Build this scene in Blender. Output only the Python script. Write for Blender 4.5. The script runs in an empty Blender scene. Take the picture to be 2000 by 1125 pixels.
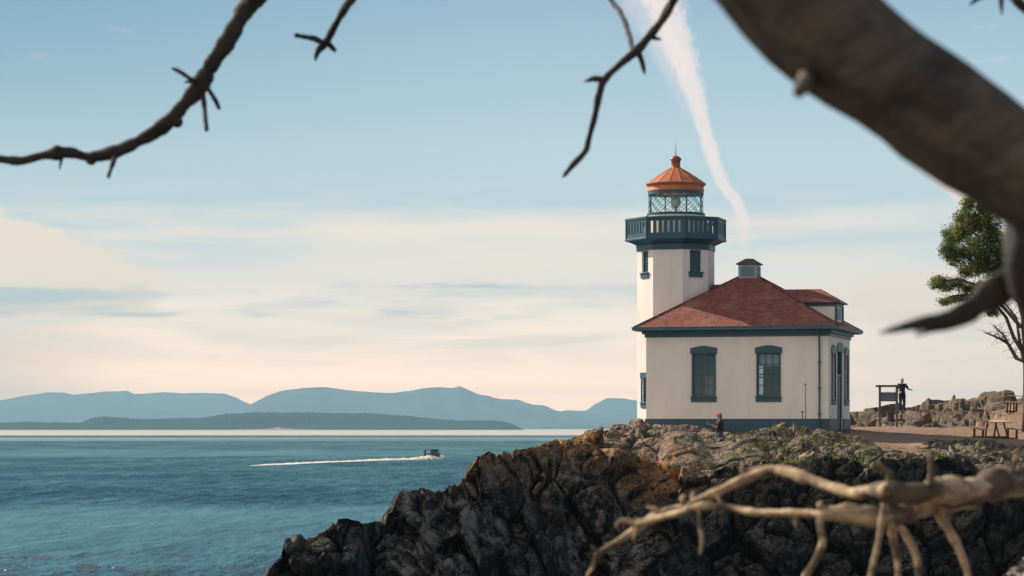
import bpy, bmesh, math, random
import numpy as np
from mathutils import Vector, Matrix, Euler
R = math.radians
random.seed(7)
S = bpy.context.scene
COL = S.collection
F = 5000.0; HZ = 836.0; CZ = 6.5      # lens in photo pixels, horizon row, camera height
def W(px, py, d):                      # a spot in the place, measured off the photograph at distance d
    return Vector(((px-1000)/F*d, d, CZ+(HZ-py)/F*d))

# ------------------------------------------------------------------ helpers
def tag(o, label=None, cat=None, group=None, kind=None):
    if label: o['label'] = label
    if cat: o['category'] = cat
    if group: o['group'] = group
    if kind: o['kind'] = kind
    return o
def empty(name, loc=(0,0,0), rz=0, label=None, cat=None, group=None):
    o = bpy.data.objects.new(name, None); COL.objects.link(o)
    o.location = loc; o.rotation_euler = (0,0,rz); o.empty_display_size = .3
    return tag(o, label, cat, group)
class MB:
    """collects shapes and links them as one mesh object"""
    def __init__(s): s.bm = bmesh.new(); s.uv = s.bm.loops.layers.uv.new('UVMap')
    def face(s, pts, uv=None, mi=0):
        vs = [s.bm.verts.new(p) for p in pts]
        try: f = s.bm.faces.new(vs)
        except ValueError: return None
        f.material_index = mi
        if uv:
            for l, c in zip(f.loops, uv): l[s.uv].uv = c
        return f
    def box(s, x0, y0, z0, x1, y1, z1, M=None, mi=0):
        P = [(x,y,z) for z in (z0,z1) for x,y in ((x0,y0),(x1,y0),(x1,y1),(x0,y1))]
        vs = [s.bm.verts.new(M @ Vector(p) if M else p) for p in P]
        for q in ((3,2,1,0),(4,5,6,7),(0,1,5,4),(1,2,6,5),(2,3,7,6),(3,0,4,7)):
            s.bm.faces.new([vs[i] for i in q]).material_index = mi
        return s
    def prism(s, poly, z0, z1, M=None, cap=True, mi=0, scale1=None):
        n = len(poly)
        a = [Vector((p[0],p[1],z0)) for p in poly]
        q = scale1 or poly
        b = [Vector((p[0],p[1],z1)) for p in q]
        if M: a = [M@v for v in a]; b = [M@v for v in b]
        A = [s.bm.verts.new(v) for v in a]; B = [s.bm.verts.new(v) for v in b]
        for i in range(n):
            s.bm.faces.new((A[i],A[(i+1)%n],B[(i+1)%n],B[i])).material_index = mi
        if cap:
            s.bm.faces.new(A[::-1]).material_index = mi; s.bm.faces.new(B).material_index = mi
        return s
    def lathe(s, prof, n=32, c=(0,0), mi=0):
        rings = []
        for r, z in prof:
            rings.append([s.bm.verts.new((c[0]+r*math.cos(2*math.pi*k/n), c[1]+r*math.sin(2*math.pi*k/n), z)) for k in range(n)])
        for A, B in zip(rings, rings[1:]):
            for k in range(n):
                s.bm.faces.new((A[k],A[(k+1)%n],B[(k+1)%n],B[k])).material_index = mi
        s.bm.faces.new(rings[0][::-1]).material_index = mi; s.bm.faces.new(rings[-1]).material_index = mi
        return s
    def tube(s, pts, rad, n=8, rough=0.0, rng=random, ridge=0.0):
        pts = [Vector(p) for p in pts]
        if not hasattr(rad, '__len__'): rad = [rad]*len(pts)
        rings = []; up = None
        for i, p in enumerate(pts):
            t = (pts[min(i+1,len(pts)-1)]-pts[max(i-1,0)]).normalized()
            if up is None:
                up = t.orthogonal().normalized()
            u = (up - t*up.dot(t)).normalized(); v = t.cross(u); up = u
            ring = []
            for k in range(n):
                a = 2*math.pi*k/n; r = rad[i]*(1+rough*(rng.random()-.5)*2+ridge*(math.sin(3*a+i*.06)+.7*math.sin(7*a-i*.045+1)+.5*math.sin(13*a+i*.08)))
                ring.append(s.bm.verts.new(p+u*math.cos(a)*r+v*math.sin(a)*r))
            rings.append(ring)
        for A, B in zip(rings, rings[1:]):
            for k in range(n): s.bm.faces.new((A[k],A[(k+1)%n],B[(k+1)%n],B[k]))
        s.bm.faces.new(rings[0][::-1]); s.bm.faces.new(rings[-1])
        return s
    def ball(s, c, r, seg=12, M=None):
        if not hasattr(r,'__len__'): r = (r,r,r)
        m = Matrix.Translation(c) @ (M or Matrix()) @ Matrix.Diagonal((*r,1))
        bmesh.ops.create_uvsphere(s.bm, u_segments=seg, v_segments=max(6,seg*2//3), radius=1, matrix=m)
        return s
    def build(s, name, mat, parent=None, smooth=False, bevel=0, loc=None):
        bmesh.ops.recalc_face_normals(s.bm, faces=s.bm.faces[:])
        me = bpy.data.meshes.new(name); s.bm.to_mesh(me); s.bm.free()
        for m in (mat if isinstance(mat,(list,tuple)) else [mat]): me.materials.append(m)
        if smooth: me.polygons.foreach_set('use_smooth', [True]*len(me.polygons))
        o = bpy.data.objects.new(name, me); COL.objects.link(o)
        if parent: o.parent = parent
        if loc: o.location = loc
        if bevel:
            b = o.modifiers.new('bevel','BEVEL'); b.width = bevel; b.segments = 2; b.limit_method='ANGLE'; b.angle_limit=R(40)
        return o
def mesh_np(name, V, Q, mat, smooth=False, parent=None):
    me = bpy.data.meshes.new(name)
    me.from_pydata([], [], []) 
    V = np.asarray(V, np.float32); Q = np.asarray(Q, np.int32); k = Q.shape[1]
    me.vertices.add(len(V)); me.vertices.foreach_set('co', V.ravel())
    me.loops.add(Q.size); me.loops.foreach_set('vertex_index', Q.ravel())
    me.polygons.add(len(Q)); me.polygons.foreach_set('loop_start', np.arange(0,Q.size,k,dtype=np.int32))
    me.polygons.foreach_set('use_smooth', np.full(len(Q), smooth))
    me.update(calc_edges=True); me.validate()
    for m in (mat if isinstance(mat,(list,tuple)) else [mat]): me.materials.append(m)
    o = bpy.data.objects.new(name, me); COL.objects.link(o)
    if parent: o.parent = parent
    return o

# ------------------------------------------------------------------ materials
class NT:
    def __init__(s, tree): s.t = tree; s.l = tree.links
    def n(s, typ, **kw):
        nd = s.t.nodes.new('ShaderNode'+typ)
        for k, v in kw.items():
            if k == 'i':
                for a, b in v.items():
                    if isinstance(b, bpy.types.NodeSocket): s.l.new(b, nd.inputs[a])
                    else: nd.inputs[a].default_value = b
            else: setattr(nd, k, v)
        return nd
    def m(s, op, a, b=None, c=None, clamp=False):
        nd = s.t.nodes.new('ShaderNodeMath'); nd.operation = op; nd.use_clamp = clamp
        for k, v in enumerate((a,b,c)):
            if v is None: continue
            if isinstance(v, bpy.types.NodeSocket): s.l.new(v, nd.inputs[k])
            else: nd.inputs[k].default_value = v
        return nd.outputs[0]
    def mix(s, f, a, b, bt='MIX'):
        nd = s.t.nodes.new('ShaderNodeMix'); nd.data_type='RGBA'; nd.blend_type = bt
        for k, v in ((0,f),(6,a),(7,b)):
            if isinstance(v, bpy.types.NodeSocket): s.l.new(v, nd.inputs[k])
            else:
                if k and len(v)==3: v = (*v,1)
                nd.inputs[k].default_value = v
        return nd.outputs[2]
    def ramp(s, f, stops, interp='LINEAR'):
        nd = s.t.nodes.new('ShaderNodeValToRGB'); cr = nd.color_ramp; cr.interpolation = interp
        while len(cr.elements) < len(stops): cr.elements.new(.5)
        for e, (p, c) in zip(cr.elements, stops):
            e.position = p; e.color = (*c,1) if hasattr(c,'__len__') else (c,c,c,1)
        s.l.new(f, nd.inputs[0]); return nd.outputs[0]
    def noise(s, scale, vec=None, detail=5, rough=.55, dist=0):
        i = {'Scale':scale,'Detail':detail,'Roughness':rough,'Distortion':dist}
        if vec is not None: i['Vector'] = vec
        return s.n('TexNoise', i=i).outputs['Fac']
    def smooth(s, x, a, b):
        nd = s.t.nodes.new('ShaderNodeMapRange'); nd.interpolation_type='SMOOTHSTEP'
        for k, v in (('Value',x),('From Min',a),('From Max',b)):
            if isinstance(v, bpy.types.NodeSocket): s.l.new(v, nd.inputs[k])
            else: nd.inputs[k].default_value = v
        return nd.outputs[0]
    def obj(s, scale=(1,1,1), rot=(0,0,0)):
        tc = s.n('TexCoord'); mp = s.n('Mapping', i={'Vector':tc.outputs['Object'],'Scale':scale,'Rotation':rot})
        return mp.outputs[0]
def newmat(name):
    m = bpy.data.materials.new(name); m.use_nodes = True
    t = NT(m.node_tree); bs = m.node_tree.nodes['Principled BSDF']
    return m, t, bs
def hook(t, bs, **kw):
    for k, v in kw.items():
        k = k.replace('_',' ')
        if isinstance(v, bpy.types.NodeSocket): t.l.new(v, bs.inputs[k])
        else: bs.inputs[k].default_value = (*v,1) if hasattr(v,'__len__') and len(v)==3 else v
def bump(t, h, strength, dist): return t.n('Bump', i={'Height':h,'Strength':strength,'Distance':dist}).outputs[0]
def worn(name, c0, c1, scale=2.0, rough=.6, bscale=30, bd=.004, dirt=None, streak=False, metallic=0):
    m, t, bs = newmat(name)
    v = t.obj((1,1,.25) if streak else (1,1,1))
    n1 = t.noise(scale, v, 6, .6); c = t.mix(t.smooth(n1,.3,.7), c0, c1)
    if dirt: c = t.mix(t.m('MULTIPLY', t.smooth(t.noise(scale*3.3, v, 5, .65), .52, .8), dirt[1]), c, dirt[0])
    hook(t, bs, Base_Color=c, Roughness=rough, Metallic=metallic, Normal=bump(t, t.noise(bscale, t.obj(), 4), .6, bd))
    return m
M = {}
M['white'] = worn('white_paint', (.86,.85,.84), (.77,.76,.74), .9, .55, 14, .008, ((.50,.47,.42),.35), True)
M['teal'] = worn('teal_paint', (.010,.080,.130), (.014,.095,.150), 3, .45, 40, .002, ((.09,.15,.15),.4))
M['teal_light'] = worn('weathered_teal_paint', (.035,.12,.16), (.06,.15,.18), 3, .5, 40, .002, ((.2,.2,.17),.4))
M['cupola'] = worn('pale_blue_paint', (.30,.44,.48), (.25,.38,.43), 3, .5, 30, .002)
M['louvre'] = worn('slate_blue_louvre', (.10,.22,.30), (.13,.26,.33), 3, .5, 30, .002)
M['lantern_red'] = worn('rusty_orange_roof_paint', (.56,.19,.075), (.42,.13,.055), 3.5, .5, 20, .006, ((.68,.38,.22),.6))
M['vent_red'] = worn('dark_red_metal', (.24,.06,.04), (.30,.09,.05), 5, .45, 20, .004)
M['curtain'] = worn('white_blind', (.88,.90,.88), (.80,.84,.84), 6, .8)
M['lit_wall_paint'] = worn('lit_wall_standin_paint', (.62,.52,.47), (.55,.47,.43), 4, .8)
M['dark_metal'] = worn('dark_metal', (.03,.04,.045), (.05,.055,.06), 10, .5, 30, .001)
M['interior'] = worn('interior_plaster', (.020,.075,.105), (.015,.06,.09), 2, .9)
M['lensmat'] = worn('lamp_glass_drum', (.16,.30,.34), (.24,.38,.40), 8, .15, 25, .002)
def shingles():
    m, t, bs = newmat('red_shingles')
    uv = t.n('TexCoord').outputs['UV']
    br = t.n('TexBrick', i={'Vector':uv,'Scale':1.0,'Mortar Size':.012,'Mortar Smooth':.2,'Brick Width':.20,'Row Height':.10,'Color1':(.42,.125,.085,1),'Color2':(.22,.07,.062,1),'Mortar':(.07,.03,.03,1)})
    br.offset = .5
    c = t.mix(t.smooth(t.noise(1.3, t.obj(),6,.65),.45,.75), br.outputs['Color'], (.36,.17,.13))
    st = t.noise(2.0, t.obj((2.2,2.2,.25)), 5,.6)
    c = t.mix(t.m('MULTIPLY', t.smooth(st,.52,.72), .45), c, (.26,.19,.18))
    h = t.m('ADD', t.m('MULTIPLY', br.outputs['Fac'], -1.0), t.m('MULTIPLY', t.noise(30,t.obj(),3), .5))
    hook(t, bs, Base_Color=c, Roughness=.8, Normal=bump(t, h, .8, .02)); return m
M['shingle'] = shingles()
def glass():
    m, t, bs = newmat('window_glass')
    bs.inputs['Base Color'].default_value = (.05,.21,.29,1); bs.inputs['Roughness'].default_value = .04  # blue diffuse base stands in for sky reflected in the panes
    tr = t.n('BsdfTransparent', i={'Color':(.88,.97,1.0,1)})
    bsn = bump(t, t.noise(3, t.obj(), 2), .3, .01); t.l.new(bsn, bs.inputs['Normal'])
    mx = t.n('MixShader'); mx.inputs[0].default_value = .74
    t.l.new(tr.outputs[0], mx.inputs[2]); t.l.new(bs.outputs[0], mx.inputs[1])
    t.l.new(mx.outputs[0], m.node_tree.nodes['Material Output'].inputs[0]); return m
M['glass'] = glass()
def lglass():
    m, t, bs = newmat('lantern_glass')
    gl = t.n('BsdfGlossy', i={'Color':(.8,.9,.9,1),'Roughness':.05})
    tr = t.n('BsdfTransparent', i={'Color':(.93,1.0,.99,1)})
    mx = t.n('MixShader'); mx.inputs[0].default_value = .90
    t.l.new(tr.outputs[0], mx.inputs[2]); t.l.new(gl.outputs[0], mx.inputs[1])
    t.l.new(mx.outputs[0], m.node_tree.nodes['Material Output'].inputs[0]); return m
M['lantern_glass'] = lglass()

# ------------------------------------------------------------------ camera, sun, sky
cam = bpy.data.cameras.new('camera'); co = bpy.data.objects.new('camera', cam); COL.objects.link(co)
co.location = (0,0,CZ); co.rotation_euler = (R(90),0,0)
cam.lens = 90; cam.sensor_width = 36; cam.shift_y = (HZ-562.5)/2000; cam.clip_start = .1; cam.clip_end = 200000
cam.dof.use_dof = True; cam.dof.focus_distance = 111; cam.dof.aperture_fstop = 9.5; cam.dof.aperture_blades = 9
S.camera = co
SUN_EL, SUN_AZ = 33.0, -54.0          # azimuth from +Y, negative is to the left
sd = Vector((math.sin(R(SUN_AZ))*math.cos(R(SUN_EL)), math.cos(R(SUN_AZ))*math.cos(R(SUN_EL)), math.sin(R(SUN_EL))))
sun = bpy.data.lights.new('sun','SUN'); sun.energy = 5.0; sun.angle = R(.55); sun.color = (1.0,.84,.66)
so = bpy.data.objects.new('sun', sun); COL.objects.link(so); so.rotation_euler = sd.to_track_quat('Z','Y').to_euler()
so.location = (-30,40,60)
vs = S.view_settings; vs.view_transform='Standard'; vs.look='None'; vs.gamma=1; vs.exposure=.45
S.render.film_transparent = False
S.cycles.max_bounces = 6; S.cycles.diffuse_bounces = 3; S.cycles.glossy_bounces = 3; S.cycles.transparent_max_bounces = 10
S.cycles.volume_bounces = 0; S.cycles.use_denoising = True; S.cycles.caustics_reflective=False; S.cycles.caustics_refractive=False

def lin(c): return tuple(((x/255+.055)/1.055)**2.4 if x/255>.04045 else x/255/12.92 for x in c)
def build_world():
    w = bpy.data.worlds.new('World'); S.world = w; w.use_nodes = True
    nt = w.node_tree; nt.nodes.clear(); t = NT(nt)
    sky = t.n('TexSky', sky_type='NISHITA', sun_disc=False, sun_elevation=R(SUN_EL), sun_rotation=R(SUN_AZ), altitude=10, air_density=1.0, dust_density=2.0, ozone_density=1.0)
    d = t.n('TexCoord').outputs['Generated']
    sx = t.n('SeparateXYZ', i={'Vector':d})
    X, Y, Z = sx.outputs
    az = t.m('MULTIPLY', t.m('ARCTAN2', X, Y), F)              # degrees of azimuth/elevation in lens units
    el = t.m('MULTIPLY', t.m('ARCSINE', Z), F)
    # clear-sky colour by height above the horizon
    rows = WROWS
    base = t.ramp(t.m('DIVIDE', el, 1600, clamp=True), [((836-y)/1600, tuple(v/3 for v in c)) for y, c in rows])
    base = t.n('VectorMath', operation='SCALE', i={0:base,'Scale':3.0}).outputs[0]
    nis = t.n('VectorMath', operation='SCALE', i={0:sky.outputs[0],'Scale':.06}).outputs[0]
    warm = t.mix(t.m('MULTIPLY', t.smooth(el, -50, 250), 1.0), nis, nis)
    high = t.mix(t.smooth(el, 900, 2200), base, warm)
    # the left of the view is deeper blue
    left = t.m('MULTIPLY', t.smooth(az, 200, -1100), t.smooth(el, 350, 850))
    col = t.mix(t.m('MULTIPLY', left, .55), high, lin((104,150,172)))
    right = t.m('MULTIPLY', t.smooth(az, 300, 1000), t.m('SUBTRACT', 1.0, t.smooth(el, 60, 330)))
    col = t.mix(t.m('MULTIPLY', right, .45), col, lin((205,192,160)))
    lw = t.m('MULTIPLY', t.smooth(az, -650, -1050), t.m('SUBTRACT', 1.0, t.smooth(el, 120, 420)))
    col = t.mix(t.m('MULTIPLY', lw, .5), col, lin((214,180,140)))
    P = t.n('CombineXYZ', i={'X':t.m('DIVIDE',az,1000),'Y':t.m('DIVIDE',el,1000)}).outputs[0]
    def mapped(sxy, off=(0,0,0), rot=0): return t.n('Mapping', i={'Vector':P,'Scale':(*sxy,1),'Location':off,'Rotation':(0,0,rot)}).outputs[0]
    # wispy distortion shared by the cloud shapes
    nA = t.m('SUBTRACT', t.noise(1, mapped((1.6,9)), 8, .62), .5)
    nB = t.m('SUBTRACT', t.noise(1, mapped((5,26),(3,1,0)), 6, .65), .5)
    streak = t.noise(1, mapped((1.3,15),(7,2,0), R(-2)), 9, .6, .4)
    CR = lin((238,224,207)); GR = lin((180,196,195))
    elw = t.m('ADD', el, t.m('ADD', t.m('MULTIPLY', nA, 130), t.m('MULTIPLY', nB, 28)))
    azw = t.m('ADD', az, t.m('ADD', t.m('MULTIPLY', nA, 420), t.m('MULTIPLY', nB, 150)))
    def band(lo0, lo1, hi0, hi1, a0=None, a1=None, a2=None, a3=None, ex=elw, ax=azw):
        f = t.m('MULTIPLY', t.smooth(ex, lo0, lo1), t.m('SUBTRACT', 1.0, t.smooth(ex, hi0, hi1)))
        if a0 is not None: f = t.m('MULTIPLY', f, t.smooth(ax, a0, a1))
        if a2 is not None: f = t.m('MULTIPLY', f, t.m('SUBTRACT', 1.0, t.smooth(ax, a2, a3)))
        return f
    # broad streaks of thin cloud low over the strait
    f = t.m('MULTIPLY', band(60,200,360,490), t.smooth(streak, .40,.62))
    col = t.mix(t.m('MULTIPLY', f, .75), col, CR)
    # long lens-shaped cloud in the middle
    f = band(270,345,385,450, -560,-300, 60,460)
    col = t.mix(t.m('MULTIPLY', f, t.m('ADD', .55, t.m('MULTIPLY', streak, .5)), None), col, CR)
    # bright bank at the left
    slope = t.m('ADD', elw, t.m('MULTIPLY', t.m('ADD', az, 1000), .42))
    f = t.m('MULTIPLY', t.m('MULTIPLY', t.smooth(elw, 205, 225), t.m('SUBTRACT',1.0,t.smooth(slope, 425, 448))), t.m('SUBTRACT',1.0,t.smooth(azw,-690,-630)))
    col = t.mix(t.m('MULTIPLY', f, .9), col, lin((238,218,196)))
    # greyer gap streaks
    f = t.m('MULTIPLY', band(212,232,268,286, None,None, -100,500), t.smooth(streak,.35,.55))
    col = t.mix(t.m('MULTIPLY', f, .9), col, GR)
    # pinkish cloud right of the house
    f = band(150,220,290,325, 560,760, None,None)
    col = t.mix(t.m('MULTIPLY', f, .75), col, lin((238,214,194)))
    # faint wisps high up
    ws = t.m('MULTIPLY', t.smooth(t.noise(1, mapped((6,16),(1,5,0),R(14)),8,.65,.3), .56,.72), t.smooth(el,640,760))
    dl = t.m('ABSOLUTE', t.m('SUBTRACT', t.m('SUBTRACT', el, 700), t.m('MULTIPLY', t.m('ADD', az, 1000), .33)))
    ws2 = t.m('MULTIPLY', ws, t.m('SUBTRACT', 1.0, t.smooth(dl, 10, 60)))
    col = t.mix(t.m('MULTIPLY', ws2, .6), col, lin((206,208,205)))
    col = t.mix(t.m('MULTIPLY', t.m('MULTIPLY', ws, t.smooth(az,650,800)), .7), col, lin((214,214,210)))
    # contrail: centre line and half width by elevation
    def curve(x, pts, lo, hi, vlo, vhi):
        nd = t.n('FloatCurve'); cm = nd.mapping; c = cm.curves[0]
        q = sorted(((e-lo)/(hi-lo), (v-vlo)/(vhi-vlo)) for e, v in pts)
        while len(c.points) < len(q): c.points.new(.5,.5)
        for p, (a, b) in zip(c.points, q): p.location = (a,b); p.handle_type='AUTO'
        cm.update(); t.l.new(t.m('DIVIDE', t.m('SUBTRACT', x, lo), hi-lo, clamp=True), nd.inputs['Value'])
        return t.m('ADD', t.m('MULTIPLY', nd.outputs[0], vhi-vlo), vlo)
    cen = curve(el, [(836-y, x-1000) for y, x in ((-60,1250),(0,1285),(100,1328),(200,1358),(300,1385),(360,1408),(410,1443),(450,1450),(510,1448))], 300, 900, 200, 500)
    hw = curve(el, [(836-y, w_) for y, w_ in ((-60,58),(0,48),(60,43),(120,34),(200,23),(300,17),(380,16),(430,16),(510,18))], 300, 900, 0, 60)
    nC = t.m('SUBTRACT', t.noise(1, mapped((42,34),(2,2,0)), 8, .75), .5)
    nD = t.m('SUBTRACT', t.noise(1, mapped((9,6),(4,2,0)), 3, .5), .5)
    rel = t.m('DIVIDE', t.m('ADD', t.m('SUBTRACT', az, cen), t.m('MULTIPLY', nD, 26)), hw)
    ar = t.m('ADD', t.m('ABSOLUTE', rel), t.m('MULTIPLY', nC, 2.0))
    body = t.m('SUBTRACT', 1.0, t.smooth(ar, .45, 1.15))
    fade = t.m('MULTIPLY', t.smooth(el, 310, 440), .95)
    dens = t.m('ADD', .75, t.m('MULTIPLY', nC, 1.2))
    core = t.m('MULTIPLY', t.m('MULTIPLY', body, fade), dens, clamp=True)
    # ragged veil drifting off its left side
    relv = t.m('ADD', t.m('DIVIDE', t.m('SUBTRACT', az, t.m('SUBTRACT', cen, t.m('MULTIPLY', hw, .8))), hw), 0)
    veil = t.m('MULTIPLY', t.m('SUBTRACT',1.0,t.smooth(t.m('ADD',t.m('ABSOLUTE',relv),t.m('MULTIPLY',nC,1.4)),.4,1.3)), t.m('MULTIPLY', t.smooth(el,560,720), .45))
    front = t.smooth(Y, 0, .3)
    col = t.mix(t.m('MULTIPLY', veil, front), col, lin((222,214,212)))
    col = t.mix(t.m('MULTIPLY', core, front), col, lin((242,224,214)))
    # towards the right edge: short piece of another trail behind the trunk
    rel2 = t.m('ABSOLUTE', t.m('SUBTRACT', az, t.m('SUBTRACT', 1312, t.m('MULTIPLY', el, 1.0))))
    f = t.m('MULTIPLY', t.m('SUBTRACT',1.0,t.smooth(t.m('ADD',rel2,t.m('MULTIPLY',nC,24)),8,26)), band(330,400,520,620,ex=el))
    col = t.mix(t.m('MULTIPLY', f, .8), col, lin((238,214,196)))
    # below the horizon
    col = t.mix(t.m('SUBTRACT', 1.0, t.smooth(el, -160, -20)), col, (.20,.25,.27))
    bg = t.n('Background', i={'Color':col,'Strength':.88}); out = t.n('OutputWorld')
    t.l.new(bg.outputs[0], out.inputs[0])
    w.cycles.sampling_method = 'MANUAL'; w.cycles.sample_map_resolution = 1024
WROWS = [(y, lin(c) if c[0]>10 else c) for y, c in [(836,(3.9,2.15,1.1)),(775,(3.6,2.0,1.05)),(740,(2.4,1.49,.90)),(705,(1.69,1.12,.75)),(640,(1.20,.93,.70)),(574,(.92,.79,.66)),(500,(206,212,209)),(400,(184,202,208)),(300,(180,201,208)),(200,(167,192,204)),(100,(156,183,199)),(0,(143,172,192)),(-300,(94,132,166)),(-764,(50,84,130))]]
build_world()

# ------------------------------------------------------------------ sea
def sea():
    m, t, bs = newmat('sea_water')
    co_ = t.n('TexCoord').outputs['Object']
    dist = t.n('VectorMath', operation='LENGTH', i={0:co_}).outputs['Value']
    def mp(s, off=(0,0,0), rot=0): return t.n('Mapping', i={'Vector':co_,'Scale':s,'Location':off,'Rotation':(0,0,rot)}).outputs[0]
    n1 = t.noise(1, mp((1.2,.35,1)), 4,.6)            # ripples
    n2 = t.noise(1, mp((.32,.085,1),(3,1,0),0), 6,.62)     # chop
    n3 = t.noise(1, mp((.040,.014,1),(5,5,0),0), 6,.58)      # swell and cat's paws
    n4 = t.noise(1, mp((.0045,.0035,1),(9,1,0),R(4)), 5,.62)   # slicks
    h = t.m('ADD', t.m('ADD', t.m('MULTIPLY', n1, .25), t.m('MULTIPLY', n2, 1.0)), t.m('MULTIPLY', n3, 2.2))
    calm = t.smooth(n4, .54, .66)
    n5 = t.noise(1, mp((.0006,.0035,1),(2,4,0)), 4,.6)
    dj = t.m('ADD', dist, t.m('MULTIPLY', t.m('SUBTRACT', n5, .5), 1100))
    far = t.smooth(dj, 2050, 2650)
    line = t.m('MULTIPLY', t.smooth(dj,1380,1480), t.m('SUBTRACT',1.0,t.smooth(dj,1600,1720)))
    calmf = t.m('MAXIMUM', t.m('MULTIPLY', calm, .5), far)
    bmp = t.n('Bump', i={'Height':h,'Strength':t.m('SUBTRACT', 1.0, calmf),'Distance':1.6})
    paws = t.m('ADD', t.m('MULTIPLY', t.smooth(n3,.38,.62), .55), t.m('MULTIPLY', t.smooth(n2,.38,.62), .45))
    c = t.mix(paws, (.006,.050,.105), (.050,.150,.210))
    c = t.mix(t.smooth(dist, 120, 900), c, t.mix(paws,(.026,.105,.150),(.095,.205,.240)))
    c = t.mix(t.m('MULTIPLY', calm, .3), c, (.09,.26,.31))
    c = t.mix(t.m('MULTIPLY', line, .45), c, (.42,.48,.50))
    c = t.mix(far, c, (.60,.54,.50))  # pale far band: glare of the low sky put into the water's colour
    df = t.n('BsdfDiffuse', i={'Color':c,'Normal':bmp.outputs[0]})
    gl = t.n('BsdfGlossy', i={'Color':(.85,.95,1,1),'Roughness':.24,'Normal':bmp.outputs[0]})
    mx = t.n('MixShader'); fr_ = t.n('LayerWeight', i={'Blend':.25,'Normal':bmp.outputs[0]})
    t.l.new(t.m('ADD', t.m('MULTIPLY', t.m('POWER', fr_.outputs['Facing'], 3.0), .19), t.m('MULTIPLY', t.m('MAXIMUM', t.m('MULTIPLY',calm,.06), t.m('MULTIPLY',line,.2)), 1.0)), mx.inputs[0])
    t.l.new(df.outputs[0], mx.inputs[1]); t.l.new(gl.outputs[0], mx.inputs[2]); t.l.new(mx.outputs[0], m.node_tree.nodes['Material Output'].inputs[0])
    ys = [-400,-50,60,100,140,200,300,500,900,1600,3000,6000,12000,24000,44000]
    V=[];Q=[]
    for i,y in enumerate(ys):
        w_ = 200+abs(y)*.9
        V += [(-w_,y,0),(0,y,0),(w_,y,0)]
        if i:
            a=3*(i-1); b=3*i
            Q += [(a,a+1,b+1,b),(a+1,a+2,b+2,b+1)]
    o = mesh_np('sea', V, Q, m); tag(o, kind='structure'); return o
sea()

# ------------------------------------------------------------------ far hills (each its own landmass)
def hills(name, pts, d, depth, c0, c1, trees=0, seed=1, base=838.5):
    rng = np.random.RandomState(seed)
    px = np.array([p[0] for p in pts],float); py = np.array([p[1] for p in pts],float)
    xs = np.arange(px[0], px[-1]+.1, 2.0); top = np.interp(xs, px, py)
    k = np.hanning(9); k/=k.sum(); top = np.convolve(np.pad(top,4,'edge'),k,'valid')
    n = len(xs)
    nz = np.zeros(n)
    for wl,a in ((40,1.6),(17,.9),(8,.5)):
        kk = int(n*2/wl)+3; nz += a*(np.interp(np.linspace(0,kk-1,n), np.arange(kk), rng.rand(kk))-.5)
    env = np.clip((base-top)/25,0,1)
    top = top+nz*env - trees*rng.rand(n)*env
    H = np.maximum((base-top)/F*d, -2)
    rows = 26; V=[]
    for j in range(rows):
        s = j/(rows-1); y = d+ (s-.45)*depth
        prof = np.clip(math.sin(math.pi*s)**.8,0,1)
        wob = np.interp(xs+ j*31, np.linspace(xs[0]-50, xs[-1]+rows*31+50, 70), WOB[seed%5])
        pr = prof*(1-.28*wob*(1-abs(2*s-1))*(abs(s-.5)>.04))
        V += [((x-1000)/F*y, y, h*q_*(y/d) - (3 if j in (0,rows-1) else 0)) for x,h,q_ in zip(xs,H,pr)]
    Q=[(j*n+i,j*n+i+1,(j+1)*n+i+1,(j+1)*n+i) for j in range(rows-1) for i in range(n-1)]
    m,t,bs = newmat(name+'_cover')
    c = t.mix(t.smooth(t.noise(.004,t.obj(),7,.6),.42,.6), c0, c1)
    hook(t,bs,Base_Color=c,Roughness=1.0); bs.inputs['Specular IOR Level'].default_value=0
    o = mesh_np(name, V, Q, m, True); tag(o, kind='structure'); return o
WOB = [np.random.RandomState(40+i).rand(70) for i in range(5)]
hills('hills', [(-120,795),(0,782),(55,772),(90,767),(125,766),(145,771),(170,768),(200,765),(250,763),(262,770),(290,768),(320,766),(370,768),(440,768),(460,776),(480,786),(520,798),(600,815),(700,830),(760,840)], 27200, 4000, (.05,.07,.05),(.09,.10,.07), 0, 1, 837.0)
hills('hills', [(120,838),(160,815),(185,797),(240,794),(300,797),(340,802),(380,812),(430,828),(460,838)], 24500, 2500, (.05,.07,.05),(.08,.10,.07), 0, 2, 837.3)
hills('hills', [(420,838),(460,805),(500,784),(520,773),(550,763),(590,757),(630,756),(660,760),(700,765),(770,768),(800,764),(835,757),(860,756),(885,758),(898,754),(915,761),(935,770),(955,773),(975,779),(1010,781),(1040,790),(1065,792),(1085,803),(1130,806),(1200,812),(1300,830),(1340,839)], 22000, 3800, (.045,.07,.05),(.08,.10,.07), 0, 3, 837.5)
hills('hills', [(1060,838),(1085,806),(1110,801),(1145,802),(1160,790),(1185,777),(1210,777),(1245,783),(1290,786),(1340,796),(1400,800),(1500,800),(1600,806),(1680,812),(1740,816),(1800,830),(1840,839)], 25000, 3000, (.045,.07,.05),(.08,.10,.07), 0, 4, 837.5)
hills('island', [(-140,834),(-60,828),(0,826),(50,824),(100,825),(160,826),(175,818),(200,815),(240,817),(280,819),(340,818),(400,816),(440,810),(480,807),(540,806),(600,806),(660,808),(720,808),(780,812),(840,818),(900,821),(960,822),(990,825),(1010,832),(1022,839)], 9500, 1200, (.010,.030,.030),(.018,.045,.035), 2.2, 5, 839.2)
hills('island', [(980,838.5),(1100,833),(1200,831),(1300,832),(1400,836),(1450,839)], 17500, 1000, (.025,.045,.03),(.035,.06,.035), 1.2, 6, 838.0)
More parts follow.
